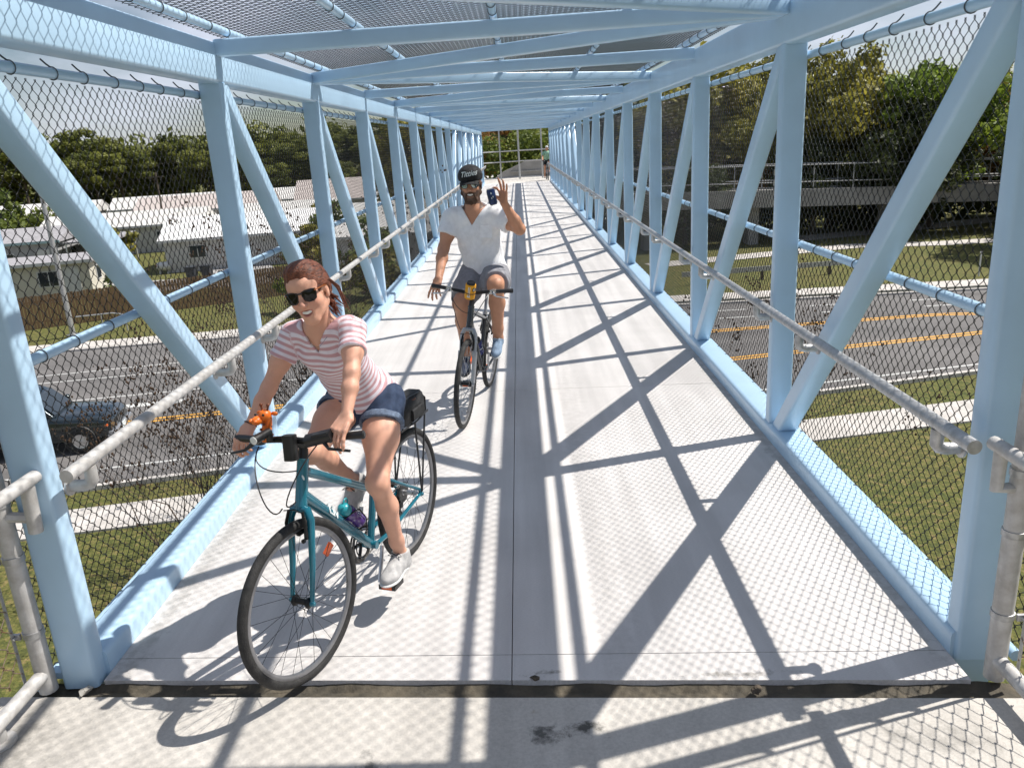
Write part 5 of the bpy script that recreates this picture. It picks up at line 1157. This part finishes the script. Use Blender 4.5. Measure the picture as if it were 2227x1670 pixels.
# tee shirt
plane = lambda o, n: (lambda p: (p - np.asarray(o, np.float32)) @ np.asarray(n, np.float32))
WT1 = w_torso(SDF(), .0125); WA1 = [w_upper(SDF(), .011, (i,)) for i in (0, 1)]
def shirt(p):
    d = WT1(p)
    for i, (s_, e_) in enumerate(((shL, elL), (shR, elR))):
        ax = unit(e_ - s_); c_ = s_ + ax * .112; d = smin(d, np.maximum(WA1[i](p), (p - c_) @ ax), .022)
    d = d + fold(p, .0032, 34, 1.0)
    hem = pel + np.array([.0, 0, -.035]); hn = unit(np.array([-.05, 0, -1.])); d = np.maximum(d, (p - hem) @ hn)
    # V neck: a wedge open at the front
    v0 = np.array([.685, -.022, 1.300]); q = p - v0; upv = unit(np.array([-.42, 0, .9])); hgt = q @ upv; lat = np.abs(q[:, 1] + .01); fr = q @ np.array([.9, 0, .42])
    vd = np.maximum(lat - np.maximum(hgt, 0) * .62, -hgt) * .85; vd = np.where(fr > -.085, vd, .05); d = -smin(-d, vd, .004)
    nk = sd_cone(p, nkb - taxis * .01, nkb + taxis * .12 + np.array([.02, 0, .04]), .064, .075); d = -smin(-d, nk, .004)
    return d
def stripe_w(p):
    t_ = (p - wst) @ taxis + .25 * ((p - wst) @ np.array([-.5, 0, .2])) * .3
    for s_, e_ in ((shL, elL), (shR, elR)):
        ax = unit(e_ - s_); m = (p - s_) @ ax; r_ = np.sqrt(np.maximum(((p - s_) ** 2).sum(1) - m * m, 0)); t_ = np.where((m > -.012) & (r_ < .078) & (np.abs(p[:, 1] + .03) > .118), .012 - m, t_)
    return t_
def stripe_mat():
    m = pm('striped jersey', (.84, .77, .83), .85, 0, .04, 40, .25, 500, world=False); t, b, mxn = nodes(m)
    a = t.nodes.new('ShaderNodeAttribute'); a.attribute_name = 'stripe'; f1 = t.nodes.new('ShaderNodeMath'); f1.operation = 'MULTIPLY'; f1.inputs[1].default_value = 1 / .0275
    f2 = t.nodes.new('ShaderNodeMath'); f2.operation = 'FRACT'; f3 = t.nodes.new('ShaderNodeMapRange'); f3.inputs['From Min'].default_value = .46; f3.inputs['From Max'].default_value = .52
    f4 = t.nodes.new('ShaderNodeMapRange'); f4.inputs['From Min'].default_value = .95; f4.inputs['From Max'].default_value = 1.0; f4.inputs['To Min'].default_value = 1; f4.inputs['To Max'].default_value = 0
    f5 = t.nodes.new('ShaderNodeMath'); f5.operation = 'MULTIPLY'
    t.links.new(a.outputs['Fac'], f1.inputs[0]); t.links.new(f1.outputs[0], f2.inputs[0]); t.links.new(f2.outputs[0], f3.inputs['Value']); t.links.new(f2.outputs[0], f4.inputs['Value']); t.links.new(f3.outputs[0], f5.inputs[0]); t.links.new(f4.outputs[0], f5.inputs[1])
    mu = t.nodes.new('ShaderNodeMix'); mu.data_type = 'RGBA'; mu.inputs[7].default_value = (.62, .36, .38, 1); t.links.new(f5.outputs[0], mu.inputs[0]); t.links.new(mxn.outputs[2], mu.inputs[6]); t.links.new(mu.outputs[2], b.inputs['Base Color'])
    return m
sdf_obj('tee_shirt', shirt, (.1, -.36, .9), (.86, .34, 1.5), .0055, stripe_mat(), wom, attr=stripe_w, margin=.03)
# denim shorts with turned-up hems
SHT = w_torso(SDF(), .007); SHL = [[w_thigh(SDF(), inf_, (i,)) for i in (0, 1)] for inf_ in (.012, .019)]
def shorts(p, cuff=False):
    wa = pel + np.array([.04, -.01, .05]); d = None if cuff else np.maximum(np.maximum(SHT(p), -(p[:, 2] - .845)), (p - wa) @ unit(np.array([.22, 0, .95])))
    for i, (h_, k_) in enumerate(((hipL, kneL), (hipR, knekR))):
        ax = unit(k_ - h_); q = (p - h_) @ ax; e = np.maximum(SHL[1 if cuff else 0][i](p), q - .125)
        if cuff: e = np.maximum(e, .092 - q); d = e if d is None else np.minimum(d, e)
        else: d = smin(d, np.maximum(e, -(q + .06)), .03)
    d = d + (fold(p, .0022, 40, 3.) if not cuff else fold(p, .0015, 60, 2.))
    return d
so = sdf_obj('shorts', shorts, (.08, -.26, .78), (.52, .26, 1.1), .0055, M['denim'], wom, margin=.03)
o = sdf_obj('cuff', lambda p: shorts(p, True), (.08, -.28, .76), (.56, .28, 1.1), .0055, M['denim_in'], wom, margin=.05); o.parent = so
# auburn hair, drawn back
M['hair_w'] = pm('auburn hair', (.24, .066, .026), .55, 0, .3, 60, .5, 120, world=False, col2=(.045, .016, .010), stretch=(.6, 2.2, 2.2))
def hair(p):
    S1 = SDF(); e = lambda x, y, z, r, k: S1.ell(hg(x, y, z), r, RH, k)
    e(-.014, 0, .044, (.103, .083, .088), .02); e(-.03, 0, .0, (.088, .080, .085), .03); S1.ell(hg(.03, 0, .105), (.05, .055, .026), RH, .03)
    d = S1(p); q = (p - hc) @ RH / .98
    d = d + .0035 * np.sin(q[:, 1] * 210 + q[:, 0] * 60 + 3 * np.sin(q[:, 2] * 30)) * .5
    # face opening with a rounded hairline and the ears left free
    fo = sd_ell(q.astype(np.float32), (.085, -.004, -.012), (.100, .066, .093)); d = -smin(-d, fo, .006)
    d = np.maximum(d, -(q[:, 2] + .045 + .35 * q[:, 0])); ear = sd_ell(q.astype(np.float32), (.012, .078, -.012), (.032, .03, .030)); d = -smin(-d, ear, .006)
    return d
lo = hc - .17; hi = hc + .17
ho = sdf_obj('hair', hair, lo, hi, .004, M['hair_w'], wom, margin=.02)
mbh = MB(); rngh = np.random.default_rng(5)
for i in range(26):
    s0 = hg(-.075 + rngh.normal() * .012, rngh.normal() * .02, .02 + rngh.normal() * .02); mbh.tube([s0, hg(-.112 + rngh.normal() * .008, .012 + rngh.normal() * .014, -.015), hg(-.118 + rngh.normal() * .01, .03 + rngh.normal() * .015, -.075), hg(-.10 + rngh.normal() * .012, .045 + rngh.normal() * .02, -.13 + rngh.normal() * .02)], [.008, .007, .005, .001], 5)
for i in range(16):
    a_ = rngh.random(); mbh.tube([hg(.03 - .05 * a_, .070, .05 - .02 * a_), hg(-.03, .086 + .006 * a_, .03), hg(-.06 - .02 * a_, .094 + .01 * a_, -.02), hg(-.058 + .02 * rngh.normal(), .105 + .015 * a_, -.085 - .05 * a_)], [.004, .004, .0028, .0006], 4)
for i in range(260):
    ph = rngh.uniform(-1.25, 1.25); s0 = np.array([rngh.uniform(.35, .72), math.sin(ph), math.cos(ph) * 1.0]); s0 /= np.linalg.norm(s0); e0 = np.array([-.97, rngh.normal() * .1, -.12 + rngh.normal() * .08]); e0 /= np.linalg.norm(e0)
    om = math.acos(np.clip(s0 @ e0, -1, 1)); pts = []
    if s0[2] < .28: continue
    for j in range(8):
        t_ = j / 7; d_ = (math.sin((1 - t_) * om) * s0 + math.sin(t_ * om) * e0) / math.sin(om); q_ = np.array([-.014, 0, .044]) + d_ * np.array([.103, .083, .088]) * (1.012 + .012 * rngh.random()); pts.append(hg(*q_))
    mbh.tube(pts, [.0008] + [.0019] * 6 + [.001], 4)
o = obj('loose_strands', mbh, M['hair_w'], None, kind='stuff'); o.parent = ho
shoe(wom, ankL, (.99, .02, .06), (-.06, 0, .99), (pm('pale grey canvas', (.50, .49, .48), .8, 0, .1, 50, .2, 300, world=False), pm('white rubber sole', (.7, .7, .68), .6, world=False), M['black']), h=.004)
shoe(wom, ankR, (.80, -.02, -.62), (.62, 0, .78), (bpy.data.materials['pale grey canvas'], bpy.data.materials['white rubber sole'], M['black']), h=.005)
axw = unit(wrR - elR); obj('hair_tie', MB().torus(Vector(wrR - axw * .008), Vector(axw), .0265, .0032, 24, 6), M['black'], wom, local=True)
chn = MB(); chn.tube([(.640, .045, 1.395), (.668, .03, 1.36), (.690, .005, 1.325), (.692, -.012, 1.318), (.685, -.04, 1.33), (.655, -.085, 1.385)], .0012, 4); obj('necklace', chn, M['steel'], wom, local=True)

# ---------------- the man
man = empty('person', label='bearded man in white tee and black cap on the charcoal bicycle, holding a can', cat='person', mat=FMn)
mskin = skin_mat('tanned skin', (.56, .275, .165), None, (.11, .06, .04))
mhipL, mhipR = np.array([.27, .075, 1.035]), np.array([.27, -.115, 1.03]); mkL, mkR = np.array([.655, .140, 1.045]), np.array([.60, -.150, .865]); maL, maR = np.array([.52, .150, .585]), np.array([.375, -.138, .375])
mshL, mshR = np.array([.315, .068, 1.545]), np.array([.325, -.292, 1.505]); meL, meR = np.array([.385, .275, 1.452]), np.array([.43, -.335, 1.268]); mwL, mwR = np.array([.505, .162, 1.658]), np.array([.665, -.315, 1.068])
mpel = np.array([.245, -.02, 1.06]); mwst = np.array([.262, -.045, 1.20]); mche = np.array([.285, -.09, 1.40]); mnk = np.array([.325, -.118, 1.565]); mhc = np.array([.355, -.135, 1.775])
MR = basis((.98, .10, -.06), (.02, -.10, 1)); mt = unit(mnk - mwst)
def m_torso(S, inf=0.):
    S.ell(mpel, (.13 + inf, .165 + inf, .12 + inf), None, .05); S.cone(mpel + np.array([0, 0, .03]), mwst, .135 + inf, .130 + inf, .06)
    for s in (-1, 1): S.cone(mwst + np.array([0, s * .045, 0]), mche + np.array([0, s * .066, .02]), .105 + inf, .104 + inf, .06)
    S.cone(mche + np.array([0, 0, .02]), mnk, .11 + inf, .07 + inf, .07); S.cone(mshL * .84 + mnk * .16, mshR * .84 + mnk * .16, .062 + inf, .062 + inf, .06); return S
def m_upper(S, inf=0., which=(0, 1)):
    for i in which: a_, b_ = ((mshL, meL), (mshR, meR))[i]; S.chain([a_, a_ * .5 + b_ * .5, b_], [.062 + inf, .054 + inf, .044 + inf], .04)
    return S
def m_thigh(S, inf=0., which=(0, 1)):
    for i in which: a_, b_ = ((mhipL, mkL), (mhipR, mkR))[i]; S.chain([a_, a_ * .5 + b_ * .5, b_], [.098 + inf, .086 + inf, .062 + inf], .05)
    return S
S = SDF(); m_torso(S); m_upper(S); m_thigh(S)
for e_, w_ in ((meL, mwL), (meR, mwR)): S.chain([e_, e_ * .68 + w_ * .32, w_], [.043, .045, .029], .025)
for k_, a_ in ((mkL, maL), (mkR, maR)):
    S.ell(k_ + np.array([.015, 0, .0]), (.055, .052, .055), None, .03); S.chain([k_, k_ * .66 + a_ * .34 + np.array([-.02, 0, 0]), k_ * .18 + a_ * .82, a_, a_ + np.array([.0, 0, -.04])], [.058, .062, .042, .038, .038], .03)
S.cone(mnk - mt * .03, mhc + MR @ np.array([-.015, 0, -.05]), .066, .062, .04)
mg = head(S, mhc, MR, 1.08, True)
hand(S, mwR, (.50, -.12, -.62), (.62, -.25, .55), [(.15, .25, .2), (.25, .35, .25), (.3, .4, .3), (.35, .4, .3)], 1, .28, 1.05, thumb=[unit((.4, .55, -.6)), unit((.45, .35, -.75)), unit((.4, .3, -.8))])
hand(S, mwL, (.10, -.10, .95), (-.72, .55, .20), [(.55, .85, .5), (.06, .15, .1), (.04, .12, .1), (.02, .15, .1)], 1, .42, 1.08, thumb=[unit((.50, -.55, .50)), unit((.35, -.75, .30)), unit((.1, -.9, .15))])
def beard(p):
    q = (p - mhc) @ MR / 1.08; low = np.clip((-.038 - q[:, 2] - .0 + .35 * np.clip(-(q[:, 0] - .06), 0, 1)) / .012, 0, 1)
    side = np.clip((.052 - np.abs(q[:, 0] - .02)) / .02, 0, 1) * np.clip((np.abs(q[:, 1]) - .050) / .008, 0, 1) * np.clip((.02 - q[:, 2]) / .02, 0, 1)
    mo = np.exp(-((q[:, 1] / .03) ** 2 + ((q[:, 2] + .044) / .008) ** 2)); chin = low * (q[:, 2] > -.135) * (q[:, 0] > -.02)
    ch = np.clip((np.abs(q[:, 1]) - .018) / .02, 0, 1); up_ = np.clip((-.018 - q[:, 2]) / .02, 0, 1) * ch * (q[:, 0] < .085) * (q[:, 0] > -.02) * (q[:, 2] > -.135)
    m_ = np.clip(np.maximum.reduce([chin * 1.0, side, mo, up_ * np.clip((np.abs(q[:, 1]) - .035) / .012, 0, 1)]), 0, 1)
    far = ((p - mhc) ** 2).sum(1) > .2 ** 2; m_[far] = 0
    lip = np.exp(-((q[:, 1] / .022) ** 2 + ((q[:, 2] + .074) / .006) ** 2)) * (q[:, 0] > .07); return m_ * (1 - .8 * lip)
sdf_obj('body', S, (-.02, -.56, .27), (.95, .44, 2.02), .0055, mskin, man, attr=beard)
mouth_parts(man, mhc, MR, 1.08)
sunglasses(man, mhc, MR, 1.08, 'mirror_lens', 'black', 'black', .048, .038)
M['beardm'] = pm('dark beard', (.11, .055, .03), .7, 0, .3, 200, .8, 300, world=False)
def beard_sdf(p):
    S1 = SDF(); g = lambda x, y, z: mg(x, y, z)
    for s in (-1, 1): S1.chain([g(-.002, s * .066, -.01), g(.012, s * .064, -.055), g(.055, s * .030, -.105), g(.076, 0, -.116)], [.006, .013, .017, .017], .02); S1.chain([g(.094, s * .004, -.046), g(.084, s * .030, -.062), g(.062, s * .036, -.098)], [.006, .0065, .011], .012)
    q = (p - mhc) @ MR / 1.08; d = S1(p) + .0022 * np.sin(q[:, 0] * 420 + 3 * np.sin(q[:, 1] * 300)) * np.sin(q[:, 2] * 380)
    mo = sd_ell(q.astype(np.float32), (.10, 0, -.064), (.04, .026, .013)); return -smin(-d, mo, .004)
sdf_obj('beard', beard_sdf, mhc - .17, mhc + .16, .0045, M['beardm'], man, margin=.02)
M['white_tee'] = pm('white cotton', (.88, .88, .90), .9, 0, .04, 30, .25, 300, world=False)
MT1 = m_torso(SDF(), .017); MA1 = [m_upper(SDF(), .020, (i,)) for i in (0, 1)]
def mshirt(p):
    d = MT1(p)
    for i, (s_, e_) in enumerate(((mshL, meL), (mshR, meR))):
        ax = unit(e_ - s_); c_ = s_ + ax * .145; d = smin(d, np.maximum(MA1[i](p), (p - c_) @ ax), .035)
    d = d + fold(p, .0075, 24, 2.)
    d = np.maximum(d, -(p[:, 2] - 1.06 - .02 * np.sin(p[:, 1] * 18)))
    v0 = np.array([.40, -.108, 1.462]); q = p - v0; hgt = q @ unit(np.array([-.3, 0, .95])); lat = np.abs(q[:, 1] + .03 * hgt); vd = np.maximum(lat - np.maximum(hgt, 0) * .62, -hgt) * .85; vd = np.where(q[:, 0] > -.09, vd, .05); d = -smin(-d, vd, .005)
    nk = sd_cone(p, mnk - mt * .005, mnk + mt * .14, .076, .09); return -smin(-d, nk, .005)
so = sdf_obj('tee_shirt', mshirt, (.05, -.48, 1.03), (.56, .36, 1.68), .006, M['white_tee'], man, margin=.03)
o = obj('pocket', MB().beam((.432, .012, 1.375), (.43, .012, 1.47), .10, .006, up=(1, 0, 0), rad=.002), M['white_tee'], None); o.parent = so
M['grey_shorts'] = pm('grey shorts', (.26, .26, .285), .9, 0, .08, 30, .25, 300, world=False)
MST = m_torso(SDF(), .004); MSL = [m_thigh(SDF(), .028, (i,)) for i in (0, 1)]
def mshorts(p):
    d = np.maximum(np.maximum(MST(p), -(p[:, 2] - .93)), (p[:, 2] - 1.115 - .1 * (p[:, 0] - .25)))
    for i, (h_, k_) in enumerate(((mhipL, mkL), (mhipR, mkR))):
        ax = unit(k_ - h_); q = (p - h_) @ ax; d = smin(d, np.maximum(np.maximum(MSL[i](p), q - .315), -(q + .07)), .04)
    return d + fold(p, .005, 24, 5.)
sdf_obj('shorts', mshorts, (.05, -.34, .82), (.76, .34, 1.22), .0065, M['grey_shorts'], man, margin=.03)
# cap with curved-brim front, worn straight, with stitched lettering
M['cap'] = pm('black cap cloth', (.012, .012, .014), .85, 0, .2, 60, .3, 300, world=False)
def cap(p):
    q = ((p - mhc) @ MR / 1.08).astype(np.float32); d = sd_ell(q, (-.006, 0, .058), (.106, .087, .082)); d = np.minimum(d, sd_ell(q, (.05, 0, .075), (.05, .072, .05)))
    d = smin(d, sd_ell(q, (-.006, 0, .066), (.104, .086, .075)), .02); d = np.maximum(d, -(q[:, 2] - .034 - .12 * np.abs(q[:, 0] - .1) * 0)); d = np.maximum(d, -sd_ell(q, (-.01, 0, .04), (.094, .076, .074)))
    return d * 1.08
co = sdf_obj('cap', cap, mhc - .05 - .13, mhc + .19, .0045, M['cap'], man, margin=.02)
mb = MB(); n = 14; rows = []
for j in range(5):
    r_ = j / 4; rows.append([Vector((.082 + .062 * r_ * math.cos(a * .9) - .03 * (1 - math.cos(a)), (.066 + .010 * r_) * math.sin(a), .040 - .004 * r_ - .020 * math.sin(a) ** 2 * r_ - .012 * r_)) for a in [(-1 + 2 * i / n) * 1.35 for i in range(n + 1)]])
k = n + 1; mb.add([p for r_ in rows for p in r_] + [p - Vector((0, 0, .005)) for r_ in rows for p in r_], [(j * k + i, j * k + i + 1, (j + 1) * k + i + 1, (j + 1) * k + i) for j in range(4) for i in range(n)] + [(5 * k + j * k + i, 5 * k + (j + 1) * k + i, 5 * k + (j + 1) * k + i + 1, 5 * k + j * k + i + 1) for j in range(4) for i in range(n)] + [(4 * k + i, 4 * k + i + 1, 9 * k + i + 1, 9 * k + i) for i in range(n)])
o = obj('brim', local_mb(mb, mhc, MR, 1.08), M['cap'], None); o.parent = co
tm_ = set_mat(text_mesh('Titties', .052, .0015, .35), M['decal'])
for v in tm_.vertices:   # wrap the word round the crown
    x, y, z = v.co; a = x / .1; th_ = .02; y2 = y + x * .12
    P_ = np.array([(.102 + z) * math.cos(a) - .002 - .12 * max(0, y2), .090 * math.sin(a) * 1.08, .088 + y2]); P_[0] += .004; w_ = mhc + MR @ (P_ * 1.08); v.co = w_
o = obj('lettering', tm_, None, None); o.parent = co
bs = pm('blue canvas shoe', (.23, .32, .44), .8, 0, .1, 50, .2, 300, world=False); ws = bpy.data.materials['white rubber sole']
shoe(man, maL, (.93, .03, -.32), (.32, 0, .94), (bs, ws, M['decal']), h=.005); shoe(man, maR, (.90, .02, -.42), (.42, 0, .9), (pm('navy shoe', (.03, .045, .09), .8, world=False), M['black'], M['decal']), h=.0055)
for a_, k_ in ((maL, mkL), (maR, mkR)):
    ax = unit(k_ - a_); obj('sock', MB().tube([tuple(a_ - ax * .02), tuple(a_ + ax * .025)], [.0415, .0415], 14), pm('dark sock', (.03, .03, .06), .9, world=False), man, local=True)
# the can in the raised hand
M['can_blue'] = pm('dark blue can', (.012, .03, .11), .28, .5, .1, 30, coat=.4, world=False)
cdir = Vector((.04, -.26, .965)).normalized(); cb = Vector((.600, .098, 1.652))
cn_ = empty('drink_can', label='dark blue drink can with silver rims in the man\'s raised hand', cat='can', mat=FMn @ Matrix.Translation(cb))
obj('can_body', MB().lathe((0, 0, 0), cdir, [(.025, 0), (.033, .012), (.033, .105), (.027, .119)], 20), M['can_blue'], cn_, local=True)
obj('can_end', MB().lathe(-cdir * .001, -cdir, [(.026, -.004), (.026, .002), (.020, .003), (.004, -.004)], 18), M['alu'], cn_, local=True); obj('can_top', MB().lathe(cdir * .117, cdir, [(.0275, 0), (.0275, .005), (.025, .003), (.003, .003)], 18), M['alu'], cn_, local=True)
for a_, h_, w_ in ((.05, .088, .008), (.3, .06, .006), (-.05, .052, .006)):
    R3 = cdir.to_track_quat('Z', 'Y').to_matrix(); c_ = R3 @ Vector((math.cos(a_ + 0) * .0333, math.sin(a_) * .0333, h_)); obj('print_mark', MB().box(c_, (.004, w_, .012), R3 @ Matrix.Rotation(a_, 3, 'Z')), M['decal'], cn_, local=True)

# ---------------- a rider waiting at the far end
FC = frame_matrix((1.62, 45.4), -1.52, .03)
cb_ = copy_tree(mbike); cb_.matrix_basis = FC; cb_['label'] = 'dark bicycle standing at the far end of the deck'
rid = empty('person', label='far-off cyclist in a pale green shirt at the far end of the deck', cat='person', mat=FC)
S = SDF(); S.ell((.24, 0, 1.06), (.13, .17, .12), None, .05).cone((.25, 0, 1.1), (.38, 0, 1.42), .12, .14, .06).cone((.40, .16, 1.45), (.40, -.16, 1.45), .06, .06, .05).cone((.42, 0, 1.48), (.45, 0, 1.60), .055, .055, .03).ell((.46, 0, 1.69), (.095, .078, .115), None, .02)
for s_ in (-1, 1): S.chain([(.40, s_ * .19, 1.44), (.55, s_ * .25, 1.24), (.82, s_ * .26, 1.08)], [.05, .042, .03], .03); S.ell((.86, s_ * .265, 1.07), (.045, .03, .025), None, .02)
S.chain([(.25, .09, 1.0), (.62, .12, .98), (.50, .13, .52), (.51, .13, .46)], [.09, .06, .04, .035], .03).chain([(.25, -.09, 1.0), (.55, -.12, .72), (.42, -.13, .30), (.43, -.13, .22)], [.09, .06, .04, .035], .03).ell((.56, .13, .47), (.12, .045, .04), None, .02).ell((.48, -.13, .2), (.12, .045, .04), None, .02)
sdf_obj('body', S, (0, -.36, .1), (1.0, .36, 1.86), .013, mskin, rid)
T = SDF(); T.cone((.24, 0, 1.08), (.38, 0, 1.42), .145, .158, .06).cone((.40, .17, 1.45), (.40, -.17, 1.45), .075, .075, .05)
for s_ in (-1, 1): T.cone((.40, s_ * .19, 1.44), (.48, s_ * .22, 1.34), .063, .06, .03)
sdf_obj('tee_shirt', T, (.0, -.36, .85), (.7, .36, 1.6), .013, pm('pale green shirt', (.30, .50, .36), .9, world=False), rid)
T = SDF(); T.ell((.24, 0, 1.04), (.145, .185, .125), None, .05).cone((.25, .09, 1.0), (.5, .11, .99), .105, .088, .05).cone((.25, -.09, 1.0), (.45, -.11, .83), .105, .088, .05); sdf_obj('shorts', T, (0, -.3, .7), (.7, .3, 1.2), .013, M['cap'], rid)
T = SDF(); T.ell((.45, 0, 1.735), (.125, .092, .085), None, .02); T.sub(lambda p: p[:, 2] - 1.72, .01); sdf_obj('helmet', T, (.25, -.15, 1.6), (.65, .15, 1.9), .012, M['trim'] if 'trim' in M else M['decal'], rid)
# ------------------------------------------------------------------ dark car on the road
M['carpaint'] = pm('dark green-blue car paint', (.012, .022, .028), .18, .3, .1, 3, coat=.8, world=False)
M['cartrim'] = pm('car black plastic', (.02, .02, .02), .6, world=False); M['amber'] = pm('amber lamp', (.7, .13, .02), .2, 0, .1, 40, coat=.6, world=False); M['headlamp'] = pm('headlamp', (.7, .72, .72), .1, .3, .1, 40, coat=.8, world=False)
car = empty('car', (-14.45, 21.75, GZ + .03), 'dark green-blue off-roader driving on the near lane left of the bridge', 'car'); car.rotation_euler.z = .19
Cc = lambda nm, mb, mt, par=car, **k: obj(nm, mb, M[mt], car, local=True, **k) if par is car else _sub(nm, mb, mt, par)
def _sub(nm, mb, mt, par): o = obj(nm, mb, M[mt], None); o.parent = par; return o
def sect(x, w, z0, z1, r=.12):   # rounded-rectangle section across the car
    pr = []
    for sy, sz, a0 in ((1, 1, 0), (-1, 1, 90), (-1, -1, 180), (1, -1, 270)):
        for k in range(4):
            a = math.radians(a0 + 30 * k); pr.append(Vector((x, sy * (w - r) + r * math.cos(a), (z1 - r if sz > 0 else z0 + r) + r * math.sin(a))))
    return pr
body = MB().ring_sweep([sect(x, w, z0, z1, r) for x, w, z0, z1, r in ((-2.30, .84, .48, .98, .1), (-2.22, .92, .38, 1.08, .12), (-1.2, .95, .34, 1.10, .12), (.2, .96, .34, 1.10, .12), (.75, .96, .34, 1.10, .12), (1.0, .95, .34, 1.07, .12), (1.9, .92, .36, 1.00, .13), (2.16, .88, .40, .93, .14), (2.27, .80, .46, .82, .12))]); bo_ = Cc('body', body, 'carpaint')
Cc('cabin', MB().ring_sweep([sect(x, w, 1.06, z1, r) for x, w, z1, r in ((-2.18, .80, 1.55, .1), (-2.0, .80, 1.76, .12), (-.6, .80, 1.80, .12), (.05, .78, 1.76, .12), (.35, .77, 1.60, .1), (.78, .80, 1.14, .04))]), 'carpaint')
Cc('windscreen', MB().add([(.81, -.70, 1.16), (.81, .70, 1.16), (.36, .64, 1.63), (.36, -.64, 1.63)], [(0, 1, 2, 3)]), 'glass')
for s in (-1, 1):
    for x0, x1, x2, x3 in ((-.55, .62, .28, -.5), (-1.75, -.66, -.62, -1.7)): Cc('side_window', MB().add([(x0, s * .803, 1.15), (x1, s * .803, 1.15), (x2, s * .80, 1.62), (x3, s * .802, 1.66)], [(0, 1, 2, 3)] if s < 0 else [(3, 2, 1, 0)]), 'glass')
    Cc('mirror', MB().ball((.58, s * 1.05, 1.2), (.08, .12, .09), 10, 6), 'carpaint')
    d = Cc('door', MB().box((.05, s * .962, .74), (1.1, .012, .66)), 'carpaint'); _sub('handle', MB().box((-.35, s * .975, .93), (.16, .02, .03)), 'cartrim', d)
    Cc('headlight', MB().ball((2.20, s * .62, .76), (.07, .15, .09), 12, 7), 'headlamp'); Cc('indicator', MB().ball((2.12, s * .83, .74), (.10, .06, .085), 10, 6), 'amber')
    Cc('fender_flare', MB().torus((1.42, s * .955, .40), (0, 1, 0), .41, .035, 28, 6), 'cartrim'); Cc('fender_flare', MB().torus((-1.45, s * .955, .40), (0, 1, 0), .41, .035, 28, 6), 'cartrim')
    for x in (1.42, -1.45):
        w = Cc('wheel', MB().torus((x, s * .88, .37), (0, 1, 0), .28, .09, 28, 8), 'rubber'); _sub('rim', MB().lathe((x, s * .88, .37), (0, s, 0), [(.22, .06), (.21, .09), (.12, .07), (.05, .085), (.04, .1), (.01, .1)], 18), 'alu', w)
Cc('grille', MB().box((2.265, 0, .70), (.03, .86, .17)), 'cartrim')
for i in range(5): Cc('grille_bar', MB().box((2.283, -.32 + i * .16, .70), (.02, .03, .15)), 'silverfork')
Cc('bumper', MB().beam((2.26, -.92, .47), (2.26, .92, .47), .20, .17, rad=.05), 'silverfork'); Cc('number_plate', MB().box((2.37, 0, .50), (.015, .32, .15)), 'decal')
# pale vehicles behind the ramp on the right
def van(x, y, rz, lab):
    e = empty('parked_van', (x, y, GZ), lab, 'van'); e.rotation_euler.z = rz; V_ = lambda nm, mb, mt: obj(nm, mb, M[mt], e, local=True)
    V_('body', MB().ring_sweep([sect(a, w, .35, z, .12) for a, w, z in ((-2.5, .9, 2.0), (-2.4, .98, 2.15), (1.0, .98, 2.15), (1.4, .95, 1.95), (1.95, .93, 1.25), (2.5, .88, 1.1), (2.6, .8, .9))]), 'wall_w')
    for s in (-1, 1):
        V_('side_window', MB().box((.9, s * .985, 1.55), (.8, .02, .5)), 'glass'); V_('side_window', MB().box((-.8, s * .985, 1.55), (2.0, .02, .5)), 'glass')
        for a in (-1.6, 1.7): V_('wheel', MB().torus((a, s * .86, .36), (0, 1, 0), .27, .09, 20, 6), 'rubber')
        V_('headlight', MB().ball((2.55, s * .6, .85), (.06, .14, .1), 8, 5), 'headlamp')
    V_('windscreen', MB().add([(1.97, -.8, 1.3), (1.97, .8, 1.3), (1.43, .8, 1.9), (1.43, -.8, 1.9)], [(0, 1, 2, 3)]), 'glass')
van(31.5, 76, .1, 'white van parked behind the ramp under the bright green tree'); van(37.5, 78, .1, 'white van parked behind the ramp beyond the rusty tree')
